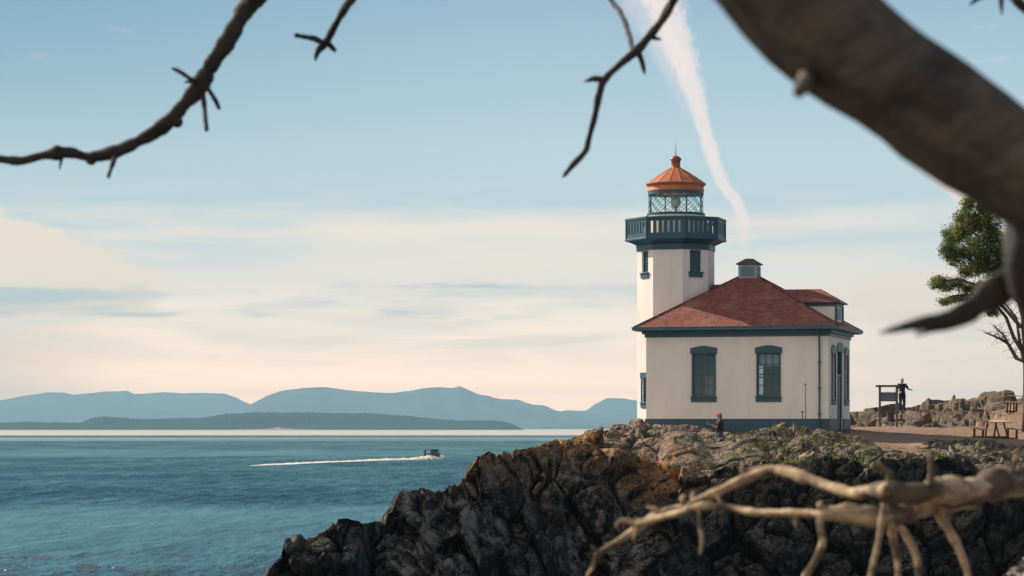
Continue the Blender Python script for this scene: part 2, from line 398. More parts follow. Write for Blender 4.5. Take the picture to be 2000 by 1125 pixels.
# pale cut bank on the near island's shore
mb = MB()
rr = random.Random(3)
pts = [(455,837.5),(470,837),(500,836.2),(520,835.6),(533,833.5),(545,830.5),(556,833.5),(575,835.6),(595,836.6),(620,837.5)]
for (a,b),(c,d_) in zip(pts,pts[1:]):
    for q in range(3):
        x0=a+(c-a)*q/3; x1=a+(c-a)*(q+1)/3; y0=b+(d_-b)*q/3+rr.random(); y1=b+(d_-b)*(q+1)/3+rr.random()
        mb.face([W(x0,838.9,8940),W(x1,838.9,8940),W(x1,y1,9040),W(x0,y0,9040)])
tag(mb.build('cliff_bank', worn('sandy_cliff',(.42,.27,.22),(.30,.22,.17),.02,.9)), kind='structure')

# ------------------------------------------------------------------ haze
def haze():
    m = bpy.data.materials.new('haze_air'); m.use_nodes=True; nt=m.node_tree; nt.nodes.clear(); t=NT(nt)
    v = t.n('VolumePrincipled', i={'Color':(.42,.74,1.0,1),'Density':6.0e-5,'Anisotropy':0.0}); o=t.n('OutputMaterial'); t.l.new(v.outputs[0], o.inputs['Volume'])
    mb=MB(); mb.box(-30000,-420,-4,30000,30500,432)
    h=mb.build('haze',m); tag(h,kind='stuff'); return h
haze()

# ------------------------------------------------------------------ rock bluff
def hsh(ix,iy,iz,k):
    h = (ix*374761393 + iy*668265263 + iz*2147483647 + k*974634777) & 0xFFFFFFFF
    h = ((h ^ (h>>13))*1274126177) & 0xFFFFFFFF
    h = h ^ (h>>16)
    return (h & 0xFFFFFF)/float(0xFFFFFF)
def facet(P, cell, seed, tilt=1.0):
    """3-D cells, each a flat tilted face of its own: broken rock. returns height and distance to the crack"""
    q = P/np.asarray(cell); b = np.floor(q).astype(np.int64)
    d1 = np.full(len(P), 1e9); d2 = np.full(len(P), 1e9); val = np.zeros(len(P))
    for dx in (-1,0,1):
        for dy in (-1,0,1):
            for dz in (-1,0,1):
                c = b+np.array((dx,dy,dz)); a = (c[:,0],c[:,1],c[:,2])
                fp = c + np.stack([hsh(*a,seed+k) for k in (1,2,3)],1)
                r = q-fp; dd = (r**2).sum(1)
                v = hsh(*a,seed+4)-.5 + tilt*((hsh(*a,seed+5)-.5)*r[:,0]+(hsh(*a,seed+6)-.5)*r[:,1]+(hsh(*a,seed+7)-.5)*r[:,2])
                nw = dd<d1
                d2 = np.where(nw, d1, np.minimum(d2,dd)); val = np.where(nw, v, val); d1 = np.where(nw, dd, d1)
    return val, np.sqrt(d2)-np.sqrt(d1)
def vnoise(P, sc, seed):
    q = P/sc; b = np.floor(q).astype(np.int64); f = q-b; f = f*f*(3-2*f); out = 0
    for dx in (0,1):
        for dy in (0,1):
            for dz in (0,1):
                w_ = (f[:,0] if dx else 1-f[:,0])*(f[:,1] if dy else 1-f[:,1])*(f[:,2] if dz else 1-f[:,2])
                out = out + w_*hsh(b[:,0]+dx,b[:,1]+dy,b[:,2]+dz,seed)
    return out-.5
CREST = [(300,1400,76),(440,1200,77),(505,1128,78),(545,1062,79),(570,1050,79.5),(640,1014,80),(665,1001,80.5),(697,1003,81),(712,1018,82),(765,985,83),(785,950,84),(860,947,85),(900,926,86),(930,908,87),(950,886,88),(1010,872,89),(1060,858,90),(1100,854,91),(1160,868,91.5),(1220,880,91.5),(1280,893,91),(1400,902,91),(1500,903,91),(1560,893,91.5),(1640,880,92),(1700,888,92),(1800,893,92.5),(1900,898,93),(2000,905,93),(2300,905,94),(3000,905,95)]
TOPS = [(1100,854,94),(1150,846,97),(1185,842,99),(1244,838,101),(1290,836,102),(1330,840,103),(1360,853,103),(1385,866,102),(1405,868,101),(1435,846,101),(1470,833,102),(1540,830,102),(1600,835,102),(1650,846,103),(1680,858,103),
 (1300,855,107),(1360,872,106),(1400,886,105.2),(1425,884,106),(1500,850,107),(1600,846,107),(1450,846,112),(1300,842,112),(1600,842,112),(1500,838,118),(1250,838,118),(1180,850,110),(1120,880,108),
 (1665,838,113),(1720,845,113),(1800,848,113),(1700,868,105),(1740,880,99),(1780,880,100),(1800,872,104),(1715,872,98),(1830,858,104),(1880,862,104),(1950,865,105),(2000,868,105),(2100,868,105),
 (1860,850,112),(1900,853,112),(1940,860,113),(2000,858,113),(2100,850,114),(1960,834,122),(2000,818,126),(2000,795,133),(2080,790,134),(1930,818,127),(1870,834,121),(1800,836,122),(1750,834,122),(1700,833,122),
 (1690,832,131),(1720,828,132),(1742,824,133),(1762,805,131.5),(1764,808,134),(1800,805,133),(1830,808,135),(1855,792,137),(1885,785,138),(1910,789,138),(1930,778,139),(1980,773,140),(2060,770,140),(2200,766,141),
 (1760,832,125),(1800,832,125.5),(1850,831,126),(1880,806,131),(1920,800,133),(1500,850,150),(1700,848,150),(1900,840,155),(2100,830,158),
 (1750,880,165),(2100,880,165),(1500,900,165),(2400,850,110),(2400,800,140),(1400,880,135),(1700,900,92.5)]
def terrain():
    cw = [W(*c) for c in CREST]
    cx = np.array([p.x for p in cw]); cy = np.array([p.y for p in cw]); cz = np.array([p.z for p in cw])
    ctrl = [W(*c) for c in TOPS] + [Vector((p.x,p.y,p.z)) for p in cw[2:]]
    for p in cw[1:16]: ctrl += [Vector((p.x-.2,p.y+2.2,p.z-.5)), Vector((p.x-.5,p.y+7,p.z-3.5)), Vector((p.x-1,p.y+14,-2.5))]
    ctrl += [Vector((3.5,112,2)),Vector((3,118,-1)),Vector((4,130,-2)),Vector((8,150,-2)),Vector((0,125,-3)),Vector((-10,130,-3)),Vector((-14,100,-3)),Vector((-14,165,-3)),Vector((5,165,-3)),Vector((10,160,-2)),Vector((7.2,125,3))]
    A = np.array([(p.x,p.y) for p in ctrl]); zv = np.array([p.z for p in ctrl])
    def ker(r): return np.sqrt(r*r+.6)
    D = ker(np.linalg.norm(A[:,None]-A[None],axis=2)); n=len(A)
    K = np.zeros((n+3,n+3)); K[:n,:n]=D + np.eye(n)*(-.02); K[:n,n]=1; K[:n,n+1:]=A; K[n,:n]=1; K[n+1:,:n]=A.T
    w_ = np.linalg.solve(K, np.concatenate([zv,[0,0,0]]))
    def plateau(x,y):
        out = np.empty(x.size); xf=x.ravel(); yf=y.ravel()
        for s in range(0,x.size,40000):
            e=s+40000; r = np.sqrt((xf[s:e,None]-A[:,0])**2+(yf[s:e,None]-A[:,1])**2)
            out[s:e] = ker(r)@w_[:n]+w_[n]+w_[n+1]*xf[s:e]+w_[n+2]*yf[s:e]
        return out.reshape(x.shape)
    xs = np.concatenate([np.arange(-13,-9,.2), np.arange(-9,19.5,.065), np.arange(19.5,30,.13), np.arange(30,46,.6)])
    g = np.concatenate([np.arange(72,30,-.45), np.arange(30,15,-.17), np.arange(15,0,-.085)])
    s_ = np.arange(0,10.5,.065)
    yc = np.interp(xs,cx,cy); zc = np.interp(xs,cx,cz)
    nx = len(xs)
    Xp = np.repeat(xs[None],len(g),0); Yp = yc[None]+g[:,None]; Zp = plateau(Xp,Yp)
    # below the lip: a steep, stepped face
    beta = R(1)*np.interp(xs,[-9,-2,1,5,7,40],[44,48,54,62,80,80])
    zlip = plateau(xs, yc)
    Xc = np.repeat(xs[None],len(s_),0)
    sarr = s_[:,None]
    P0 = np.stack([Xc.ravel()*.5, np.zeros(Xc.size), (zlip[None]-sarr).ravel()],1)
    bb = beta[None] + (vnoise(P0,1.1,5).reshape(Xc.shape))*.55 
    ds = .065
    Yc_ = yc[None]-np.cumsum(np.cos(bb)*ds,0); Zc_ = zlip[None]-np.cumsum(np.sin(bb)*ds,0)
    X = np.concatenate([Xp,Xc]); Y = np.concatenate([Yp,Yc_]); Z = np.concatenate([Zp,Zc_])
    cliff = np.concatenate([np.clip(1-g/1.5,0,1)[:,None]*np.ones((1,nx)), np.ones_like(Xc)])
    P = np.stack([X.ravel(),Y.ravel(),Z.ravel()],1); cl = cliff.ravel()
    px = 1000+P[:,0]/P[:,1]*F
    def box(v,a,b,s): return 1/(1+np.exp(-(v-a)/s))*1/(1+np.exp((v-b)/s))
    yg = P[:,1]; wig = vnoise(P*np.array([1,1,0]),2.5,77)*2.2
    grav = box(px+wig*9,1652,5000,8)*box(yg+wig*.7,106.2,124.5,.35)
    grav = np.maximum(grav, box(px+wig*12,1700,1812,6)*box(yg+wig*.6,97.5,110,.4))
    grav = np.maximum(grav, box(px+wig*14,1925,5000,8)*box(yg+wig,110,134,.5))
    grav = np.clip(grav,0,1)
    house = np.exp(-(((P[:,0]-10)/6.5)**4+((yg-114)/6.0)**4))
    rock = (1-grav*.96)*(1-house*.8)*(1-.78*box(px+wig*9,1295,1490,9)*box(yg+wig*.4,91.2,96.5,.3))
    far = np.clip((yg-120)/8,0,1)
    left = np.clip((4.5-P[:,0])/6,0,1)
    # rotated frame so that the joints run slantwise
    rot = np.array(Euler((R(18),R(-24),R(14))).to_matrix()); Q = (P+ .10*np.stack([vnoise(P,1.3,k) for k in (11,12,13)],1))@rot.T
    f1,e1 = facet(Q,(2.0,2.0,2.5),3,3.2); f2,e2 = facet(Q,(.85,.85,1.1),20,2.2); f3,e3 = facet(Q,(.34,.34,.42),40,2.0)
    f4 = vnoise(P,.16,50)+.5*vnoise(P,.08,51)
    amp = rock*(.55+.45*cl)
    crack = -np.exp(-(e1/.07)**2)*.42 - np.exp(-(e2/.09)**2)*.13 - np.exp(-(e3/.15)**2)*.04
    h = f1*1.0*(.32+.68*cl)*(1-.45*left) + f2*(.34+.10*(1-cl)) + f3*(.085+.04*(1-cl)) + f4*.015 + crack
    h = h*amp + grav*(vnoise(P,.9,60)*.07+vnoise(P,.25,61)*.03)
    dirv = np.stack([-.15*cl, -.80*cl, 1-.55*cl],1); dirv/=np.linalg.norm(dirv,axis=1)[:,None]
    h = np.where(far>0, h*(1-.6*far*rock)+far*rock*f1*.35, h)
    # keep the lip where the photograph has it
    P2 = P + dirv*(h-.34*amp)[:,None]
    P2[:,2]-= .32*np.exp(-((px-1392)/42)**2)*box(yg,90,108,.8) + .22*np.exp(-((px-1255)/80)**4)*box(yg,90,108,.8)
    pc=W(1762,804,131.5); P2[:,2]+= .32*np.exp(-((P2[:,0]-pc.x)/.9)**2-((P2[:,1]-pc.y-.35)/.75)**2)
    rows = len(g)+len(s_)
    idx = np.arange(rows*nx).reshape(rows,nx)
    Qd = np.stack([idx[1:,:-1].ravel(),idx[1:,1:].ravel(),idx[:-1,1:].ravel(),idx[:-1,:-1].ravel()],1)
    zq = P2[:,2][Qd].max(1); keep = zq>-.6
    Qd = Qd[keep]
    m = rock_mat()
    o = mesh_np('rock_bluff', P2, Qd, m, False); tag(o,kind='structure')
    me=o.data
    for nm,arr in (('far',far),('gravel',grav),('lichen', np.exp(-(((px-1110)/70)**2+((P[:,2]-6.15)/.55)**2))+.7*np.exp(-(((px-960)/40)**2+((P[:,2]-5.4)/.5)**2))+.55*np.exp(-(((px-1300)/60)**2+((P[:,2]-5.6)/.7)**2))+.3*box(px,1180,1290,15)*box(P[:,2],4.4,6.4,.2)+.13*box(px,880,1560,30)*box(P[:,2],4.2,6.6,.3)),
        ('high', np.clip((P[:,2]-3.9)/2.1,0,1)),('grey', .30+.8*box(px,730,965,14)*box(P[:,2],1.5,5.2,.3)+.8*box(px,1090,1260,14)*box(P[:,2],.5,4.6,.3)),  # grey: marks the cliff areas painted as sunlit faces
        ('moss', 1.2*box(px,1420,1700,20)*box(yg,92,106,1.5)+.9*box(px,1690,2100,20)*box(yg,92,106,1.5)+.3*box(px,1150,1420,20)*box(yg,93,108,1.5))):
        a = me.attributes.new(nm,'FLOAT','POINT'); a.data.foreach_set('value', arr.astype(np.float32))
    return o, plateau, P2, grav, idx
def rock_mat():
    m,t,bs = newmat('basalt_rock')
    A = lambda k: t.n('Attribute', attribute_name=k).outputs['Fac']
    v = t.obj()
    nz = t.n('SeparateXYZ', i={'Vector':t.n('NewGeometry').outputs['True Normal']}).outputs[2]
    n1=t.noise(.9,v,8,.65); n2=t.noise(5,v,8,.7); n3=t.noise(22,v,5,.7)
    hi = A('high')
    dark = t.mix(t.smooth(n2,.35,.68),(.003,.006,.009),(.020,.021,.022))  # near-black, favoured low down: the cliff's shade put into the rock colour
    tan = t.mix(t.smooth(n2,.35,.66),(.045,.038,.033),(.37,.29,.225))
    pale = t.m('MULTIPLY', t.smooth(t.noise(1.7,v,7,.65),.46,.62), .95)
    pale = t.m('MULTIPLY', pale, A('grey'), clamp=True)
    dark = t.mix(pale, dark, t.mix(n3,(.11,.10,.088),(.30,.27,.23)))  # paler patches: sunlit cliff faces painted into the rock colour
    c = t.mix(t.m('MULTIPLY', t.smooth(t.m('ADD',n1,t.m('MULTIPLY',t.m('SUBTRACT',hi,.5),.22)),.50,.66), .95), dark, tan)
    c = t.mix(t.m('MULTIPLY',A('far'),.8), c, t.mix(t.smooth(n2,.35,.66),(.026,.020,.013),(.14,.092,.055)))
    # pale lichen crust on what faces up, its brightness also painting in sunlit tops
    c = t.mix(t.m('MULTIPLY', t.m('MULTIPLY', t.smooth(n3,.50,.62), t.smooth(nz,.0,.7)), .60), c, (.46,.40,.34))
    li = t.m('MULTIPLY', A('lichen'), t.smooth(t.noise(3.2,v,7,.72),.46,.58), clamp=True)
    c = t.mix(t.m('MULTIPLY',li,.9), c, t.mix(t.smooth(n3,.4,.6),(.60,.26,.04),(.26,.12,.03)))
    mo = t.m('MULTIPLY', t.m('MULTIPLY', A('moss'), t.smooth(t.noise(2.4,v,7,.7),.49,.61)), t.smooth(nz,.25,.75), clamp=True)
    c = t.mix(mo, c, t.mix(n3,(.02,.030,.010),(.13,.16,.035)))
    gr = t.mix(t.smooth(n2,.3,.7),(.30,.195,.140),(.22,.145,.108))
    gr = t.mix(t.smooth(t.noise(60,v,3,.6),.5,.75), gr, (.42,.32,.26))
    c = t.mix(t.smooth(A('gravel'),.35,.7), c, gr)
    h = t.m('ADD', t.m('MULTIPLY',n2,.5), t.m('MULTIPLY',n3,.3))
    hook(t,bs,Base_Color=c,Roughness=.85,Normal=bump(t,h,.7,.035)); bs.inputs['Specular IOR Level'].default_value=.2
    return m
rb, plateau, TP, TG, TI = terrain()
from mathutils.bvhtree import BVHTree
bvh = BVHTree.FromPolygons([tuple(v) for v in TP.tolist()], [tuple(p.vertices) for p in rb.data.polygons])
def ground(x,y,z0=30):
    h = bvh.ray_cast(Vector((x,y,z0)), Vector((0,0,-1)))
    return h[0].z if h[0] else 0.0

# land under and around the camera
def near_land():
    xs=np.arange(-9,12.01,.25); ys=np.arange(-9,19.01,.25)
    X,Y=np.meshgrid(xs,ys); r = np.maximum(np.abs(X-1)/8.5, np.abs(Y-3)/13.5)
    Z = 4.75 - np.clip((r-.55)/.45,0,1)**2*6.5
    P=np.stack([X.ravel(),Y.ravel(),Z.ravel()],1)
    f1,e1=facet(P,(1.6,1.6,1.6),90,1.2); f2,e2=facet(P,(.6,.6,.6),95,1.2)
    P[:,2]+= (f1*.35+f2*.15-.2*np.exp(-(e1/.1)**2))
    nx=len(xs); idx=np.arange(P.shape[0]).reshape(len(ys),nx)
    Q=np.stack([idx[:-1,:-1].ravel(),idx[:-1,1:].ravel(),idx[1:,1:].ravel(),idx[1:,:-1].ravel()],1)
    o=mesh_np('rock_ground',P,Q,rb.data.materials[0]); tag(o,kind='structure')
    a=o.data.attributes.new('high','FLOAT','POINT'); a.data.foreach_set('value',np.full(len(P),.8,np.float32))
near_land()

# ------------------------------------------------------------------ lighthouse
TH = R(-16.2)
P0 = Vector((.0524*112,112,0))
LH = empty('lighthouse', (P0.x,P0.y,5.6), TH, 'white lighthouse with a red hipped roof, teal trim and an orange-domed octagonal tower', 'lighthouse')
ZB = -5.6                                # meshes below are written with true heights, shifted to the thing's base
HW, HD = 8.02, 6.0
ZW = 10.48
def hb(mb, name, mat, parent=None, **k):
    for v in mb.bm.verts: v.co.z += ZB if (parent is None or parent is LH or True) else 0
    return mb.build(name, mat, parent or LH, **k)
# parent objects inside the lighthouse all sit at its origin, so one shift serves every level
OC = Vector((.66,3.0)); 
def wall_panel(mb, p0, p1, z0, z1, th, holes, out):
    """wall from p0 to p1 (plan), thickness th inwards, holes=[(u0,z0,u1,z1)] ; out = outward normal (plan)"""
    L = (Vector(p1)-Vector(p0)).length; u=(Vector(p1)-Vector(p0)).normalized(); o=Vector(out)
    Mx = Matrix(((u.x,-o.x,0,p0[0]),(u.y,-o.y,0,p0[1]),(0,0,1,0),(0,0,0,1)))
    us = sorted({0,L}|{h[0] for h in holes}|{h[2] for h in holes})
    for a,b in zip(us,us[1:]):
        hh = sorted([(h[1],h[3]) for h in holes if h[0]<=a+1e-6 and h[2]>=b-1e-6]); z=z0
        for h0,h1 in hh:
            if h0>z+1e-6: mb.box(a,0,z,b,th,h0,Mx)
            z=h1
        if z<z1-1e-6: mb.box(a,0,z,b,th,z1,Mx)
    return Mx
W1, W2 = 2.569, 5.418
ww = .50; wz0,wz1 = 7.88,9.76
mb = MB(); T_=.28
fr = [(W1-ww,wz0,W1+ww,wz1),(W2-ww,wz0,W2+ww,wz1)]
MF = wall_panel(mb,(0,0),(HW,0),5.2,ZW+.3,T_,fr,(0,-1))
sideh = [(.82,7.75,1.80,9.75),(2.38,6.1,3.92,9.95),(4.40,7.75,5.38,9.75)]
MS = wall_panel(mb,(HW,T_),(HW,HD-T_),5.2,ZW+.3,T_,[(a-T_,b,c-T_,d) for a,b,c,d in sideh],(1,0))
wall_panel(mb,(HW,HD),(0,HD),5.2,ZW+.3,T_,[(HW-4.15,7.9,HW-3.2,9.7),(HW-6.6,7.9,HW-5.6,9.7)],(0,1))
wall_panel(mb,(0,HD-T_),(0,T_),5.2,ZW+.3,T_,[],(-1,0))
hb(mb,'wall',M['white'])
mb=MB(); mb.box(T_+.01,T_+.01,6.3,HW-T_-.01,HD-T_-.01,6.5); mb.box(T_+.01,T_+.01,10.4,HW-T_-.01,HD-T_-.01,10.5); hb(mb,'room_floor',M['interior'])
# teal foundation band
mb=MB(); e=.05
mb.box(-e,-e,5.2,HW+e,.0-.003,6.90).box(HW+.003,-e+.05,5.2,HW+e,2.36,6.90).box(HW+.003,3.94,5.2,HW+e,HD,6.90)
hb(mb,'foundation_band',M['teal'],bevel=.008)
# frieze + cornice + gutter
mb=MB()
def ringbox(mb,x0,y0,x1,y1,z0,z1,t):
    mb.box(x0,y0,z0,x1,y0+t,z1); mb.box(x0,y1-t,z0,x1,y1,z1); mb.box(x0,y0+t,z0,x0+t,y1-t,z1); mb.box(x1-t,y0+t,z0,x1,y1-t,z1)
ringbox(mb,-.06,-.06,HW+.06,HD+.06,10.46,10.72,.055)
ringbox(mb,-.16,-.16,HW+.16,HD+.16,10.60,10.72,.10)
mb.box(-.42,-.42,10.722,HW+.42,HD+.42,10.765)
hb(mb,'cornice',M['teal'],bevel=.006)
mb=MB(); ringbox(mb,-.52,-.52,HW+.52,HD+.52,10.745,10.87,.10); ringbox(mb,-.545,-.545,HW+.545,HD+.545,10.86,10.90,.13)
hb(mb,'gutter',M['teal_light'],bevel=.01)
# main roof
ov=.46; ex0,ey0,ex1,ey1 = -ov,-ov,HW+ov,HD+ov; ze=10.89; za=13.45; apx=HW/2; apy=HD/2
mb=MB()
def slope(mb,pts,drop=.0):
    pts=[Vector(p) for p in pts]; u=(pts[1]-pts[0]).normalized(); n=(pts[1]-pts[0]).cross(pts[-1]-pts[0]).normalized(); v=n.cross(u)
    mb.face(pts,[((p-pts[0]).dot(u),(p-pts[0]).dot(v)) for p in pts])
A0,B0,C0,D0=(ex0,ey0,ze),(ex1,ey0,ze),(ex1,ey1,ze),(ex0,ey1,ze); ap=(apx,apy,za)
slope(mb,[A0,B0,ap]); slope(mb,[B0,C0,ap]); slope(mb,[C0,D0,ap]); slope(mb,[D0,A0,ap])
# small saddle between tower and main roof
rz=12.90; xt=OC.x+1.5
slope(mb,[(xt,2.0,12.15),(3.35,2.0,12.15),(3.35,3,rz),(xt,3,rz)]); slope(mb,[(3.35,4.0,12.15),(xt,4.0,12.15),(xt,3,rz),(3.35,3,rz)])
mb.face([D0,C0,B0,A0],mi=1)
roof = hb(mb,'roof',[M['shingle'],M['teal']])
# hip caps
mb=MB()
for c in (A0,B0,C0,D0):
    a=Vector(c)+Vector((0,0,.01)); b=Vector(ap)+Vector((0,0,.01)); mb.tube([a,a.lerp(b,.5),b],.035,6)
hb(mb,'hip_cap',M['shingle'],roof)
# cupola vent
cu=.42
mb=MB(); mb.box(apx-cu,apy-cu,12.7,apx+cu,apy+cu,13.74); cup=hb(mb,'cupola',M['cupola'],bevel=.01)
mb=MB()
for (nx_,ny_) in ((0,-1),(1,0),(0,1),(-1,0)):
    u=Vector((-ny_,nx_)); 
    Mx=Matrix(((u.x,nx_,0,apx+nx_*cu),(u.y,ny_,0,apy+ny_*cu),(0,0,1,0),(0,0,0,1)))
    for k in range(7):
        z=13.22+k*.062; mb.box(-.30,.004,z,.30,.03,z+.04,Mx)
hb(mb,'louvre',M['louvre'],cup)
mb=MB(); q=.51
sq=lambda s,cx=apx,cy=apy:[(cx-s,cy-s),(cx+s,cy-s),(cx+s,cy+s),(cx-s,cy+s)]
mb.prism(sq(q),13.742,13.79); mb.prism(sq(q),13.792,14.02,scale1=sq(.15)); hb(mb,'cupola_roof',worn('dark_roof_cap',(.10,.07,.07),(.15,.09,.08),5,.7),cup)
# dormer over the side door
mb=MB(); y0,y1=2.0,4.0; dx=8.0; dz=11.83
mb.box(5.6,y0,11.0,dx,y1,dz+.02); dorm=hb(mb,'dormer',M['white'])
mb=MB(); ringbox(mb,5.9,y0-.05,dx+.05,y1+.05,dz-.0,dz+.13,.06); mb.box(dx-.02,y0-.03,11.0,dx+.06,y0+.12,dz); mb.box(dx-.02,y1-.12,11.0,dx+.06,y1+.03,dz); mb.box(5.2,y0-.2,dz+.13,dx+.22,y1+.2,dz+.17)
hb(mb,'dormer_trim',M['teal'],dorm)
mb=MB(); r0=12.0; r1=12.63
E=[(4.9,y0-.22,r0),(dx+.24,y0-.22,r0),(dx+.24,y1+.22,r0),(4.9,y1+.22,r0)]; rA=(4.9,3,r1); rB=(7.20,3,r1)
slope(mb,[E[0],E[1],rB,rA]); slope(mb,[E[1],E[2],rB]); slope(mb,[E[2],E[3],rA,rB]); mb.face([E[3],E[2],E[1],E[0]])
hb(mb,'dormer_roof',M['shingle'],dorm)
mb=MB(); mb.box(dx+.005,2.5,11.25,dx+.03,3.5,11.75); hb(mb,'dormer_louvre',M['louvre'],dorm)

def window(Mx, u0, z0, u1, z1, cols, rows, lintel=True, curtain=None, panel=None, name='window', depth=.10, peak=.09, sillw=.09):
    """sash window set in the opening; Mx maps (u, inwards, z)"""
    w = empty(name, (0,0,0)); w.parent = LH
    mb=MB(); t=.06
    mb.box(u0+.002,depth,z0+.002,u0+t,depth+.06,z1-.002,Mx).box(u1-t,depth,z0+.002,u1-.002,depth+.06,z1-.002,Mx).box(u0+t,depth,z0+.002,u1-t,depth+.06,z0+t,Mx).box(u0+t,depth,z1-t,u1-t,depth+.06,z1-.002,Mx)
    zm=(z0+z1)/2; mb.box(u0+t,depth-.01,zm-.025,u1-t,depth+.05,zm+.025,Mx)
    hb(mb,'frame',M['teal'],w)
    mb=MB()
    for k in range(1,cols):
        u=u0+t+(u1-u0-2*t)*k/cols; mb.box(u-.013,depth+.012,z0+t,u+.013,depth+.04,z1-t,Mx)
    for k in range(1,rows):
        if rows%2==0 and k==rows//2: continue
        z=z0+t+(z1-z0-2*t)*k/rows; mb.box(u0+t,depth+.014,z-.013,u1-t,depth+.038,z+.013,Mx)
    hb(mb,'glazing_bar',M['teal'],w)
    mb=MB(); mb.box(u0+t-.01,depth+.022,z0+t-.01,u1-t+.01,depth+.028,z1-t+.01,Mx); hb(mb,'pane',M['glass'],w)
    if lintel:
        mb=MB(); a,b=u0-.09,u1+.09
        pts=[(a,z1-.03),(b,z1-.03),(b,z1+.22),((u0+u1)/2+.12,z1+.22+peak),((u0+u1)/2-.12,z1+.22+peak),(a,z1+.22)]
        A_=[mb.bm.verts.new(Mx@Vector((u,-.05,z))) for u,z in pts]; B_=[mb.bm.verts.new(Mx@Vector((u,.02,z))) for u,z in pts]
        mb.bm.faces.new(A_); mb.bm.faces.new(B_[::-1])
        for i in range(6): mb.bm.faces.new((A_[i],A_[(i+1)%6],B_[(i+1)%6],B_[i]))
        mb.box(u0-.03,-.045,z0,u0,.03,z1-.031,Mx).box(u1,-.045,z0,u1+.03,.03,z1-.031,Mx)
        hb(mb,'lintel',M['teal'],w)
    mb=MB(); mb.box(u0-.08,-.09,z0-.06,u1+.08,.09,z0-.003,Mx).box(u0-.06,-.05,z0-.25,u1+.06,-.003,z0-.062,Mx); hb(mb,'sill',M['teal'],w,bevel=.006)
    if curtain:
        c0,c1,a,b=curtain; mb=MB(); n=24
        for k in range(n):
            ua=a+(b-a)*k/n; ub=a+(b-a)*(k+1)/n; y=depth+.075+.010*math.sin(k*1.4); y2=depth+.075+.010*math.sin((k+1)*1.4)
            mb.face([Mx@Vector(p) for p in ((ua,y,c0),(ub,y2,c0),(ub,y2,c1),(ua,y,c1))])
        hb(mb,'curtain',M['curtain'],w)
    return w
w1=window(MF,*fr[0],3,4,curtain=None)
mb=MB(); mb.box(W1+.0,.30,7.95,W1+.44,.34,8.85,MF); hb(mb,'lit_wall_standin',M['lit_wall_paint'],w1)  # added panel standing in for the lit inner wall behind the panes
w2=window(MF,*fr[1],3,4,curtain=(9.18,9.74,W2-.46,W2+.46))
Ms2=MS
for k in (0,2):
    a,b,c,d=sideh[k]; window(Ms2,a-T_,b,c-T_,d,2,4,peak=.14)
# back windows
MBk = Matrix(((-1,0,0,HW),(0,-1,0,HD),(0,0,1,0),(0,0,0,1)))
window(MBk,HW-4.15,7.9,HW-3.2,9.7,3,4); window(MBk,HW-6.6,7.9,HW-5.6,9.7,3,4)
# side door with arched head
a,b,c,d=sideh[1]; a-=T_; c-=T_
dr=empty('door'); dr.parent=LH
mb=MB(); mb.box(a+.09,.10,6.15,(a+c)/2-.004,.15,8.75,MS).box((a+c)/2+.004,.10,6.15,c-.09,.15,8.75,MS)
for s0,s1 in ((a+.2,(a+c)/2-.1),((a+c)/2+.1,c-.2)):
    mb.box(s0,.08,6.4,s1,.10,7.3,MS).box(s0,.08,7.5,s1,.10,8.6,MS)
hb(mb,'door_leaf',M['teal'],dr)
mb=MB(); mb.box(a,.05,6.1,a+.088,.2,9.95,MS).box(c-.088,.05,6.1,c,.2,9.95,MS).box(a+.088,.05,8.76,c-.088,.2,8.86,MS)
mb.box(a-.08,-.04,9.85,c+.08,.04,10.02,MS)
n=12
for k in range(n):
    a0=math.pi*k/n; a1=math.pi*(k+1)/n; cx_=(a+c)/2; rr_=(c-a)/2+.08
    q=[(cx_+rr_*math.cos(a0),10.022+.25*math.sin(a0)),(cx_+rr_*math.cos(a1),10.022+.25*math.sin(a1)),(cx_,10.022)]
    A_=[mb.bm.verts.new(MS@Vector((u,-.04,z))) for u,z in q]; B_=[mb.bm.verts.new(MS@Vector((u,.02,z))) for u,z in q]
    mb.bm.faces.new(A_); mb.bm.faces.new(B_[::-1])
    for i in range(3): mb.bm.faces.new((A_[i],A_[(i+1)%3],B_[(i+1)%3],B_[i]))
hb(mb,'door_frame',M['teal'],dr)
mb=MB(); mb.box(a+.09,.12,8.87,c-.09,.126,9.84,MS); hb(mb,'transom_pane',M['glass'],dr)
mb=MB(); mb.box(HW+.055,2.1,5.6,HW+1.1,4.2,6.02).box(HW+.055,2.1,5.5,HW+1.4,4.2,5.85); hb(mb,'door_step',worn('concrete',(.32,.29,.26),(.26,.24,.22),3,.9),LH)
# downpipe
mb=MB(); x=7.64; mb.tube([(x,-.47,10.74),(x,-.42,10.6),(x,-.12,10.35),(x,-.10,10.2),(x,-.10,5.9)],.042,8)
for z in (9.3,8.2,7.1): mb.box(x-.07,-.15,z,x+.07,-.002,z+.05)
hb(mb,'downpipe',M['teal'],smooth=False)

# --- tower
def octo(ap_, c=OC):
    r=ap_/math.cos(math.pi/8)
    return [(c.x+r*math.cos(math.pi/8+k*math.pi/4), c.y+r*math.sin(math.pi/8+k*math.pi/4)) for k in range(8)]
apo=1.62
def facetM(k, ap_):     # facet whose outward normal points at angle k*45 deg
    a=k*math.pi/4; nx_,ny_=math.cos(a),math.sin(a); ux,uy=-ny_,nx_
    s=ap_*math.tan(math.pi/8)
    # u runs counter-clockwise seen from above, starts at the facet's first corner
    return Matrix(((ux,-nx_,0,OC.x+nx_*ap_-ux*s),(uy,-ny_,0,OC.y+ny_*ap_-uy*s),(0,0,1,0),(0,0,0,1)))
sd8=2*apo*math.tan(math.pi/8)
mb=MB()
tw={5:[(sd8/2-.26,13.42,sd8/2+.26,14.38),(sd8/2-.26,7.65,sd8/2+.26,8.75)],7:[(sd8/2-.30,13.42,sd8/2+.30,14.38)]}
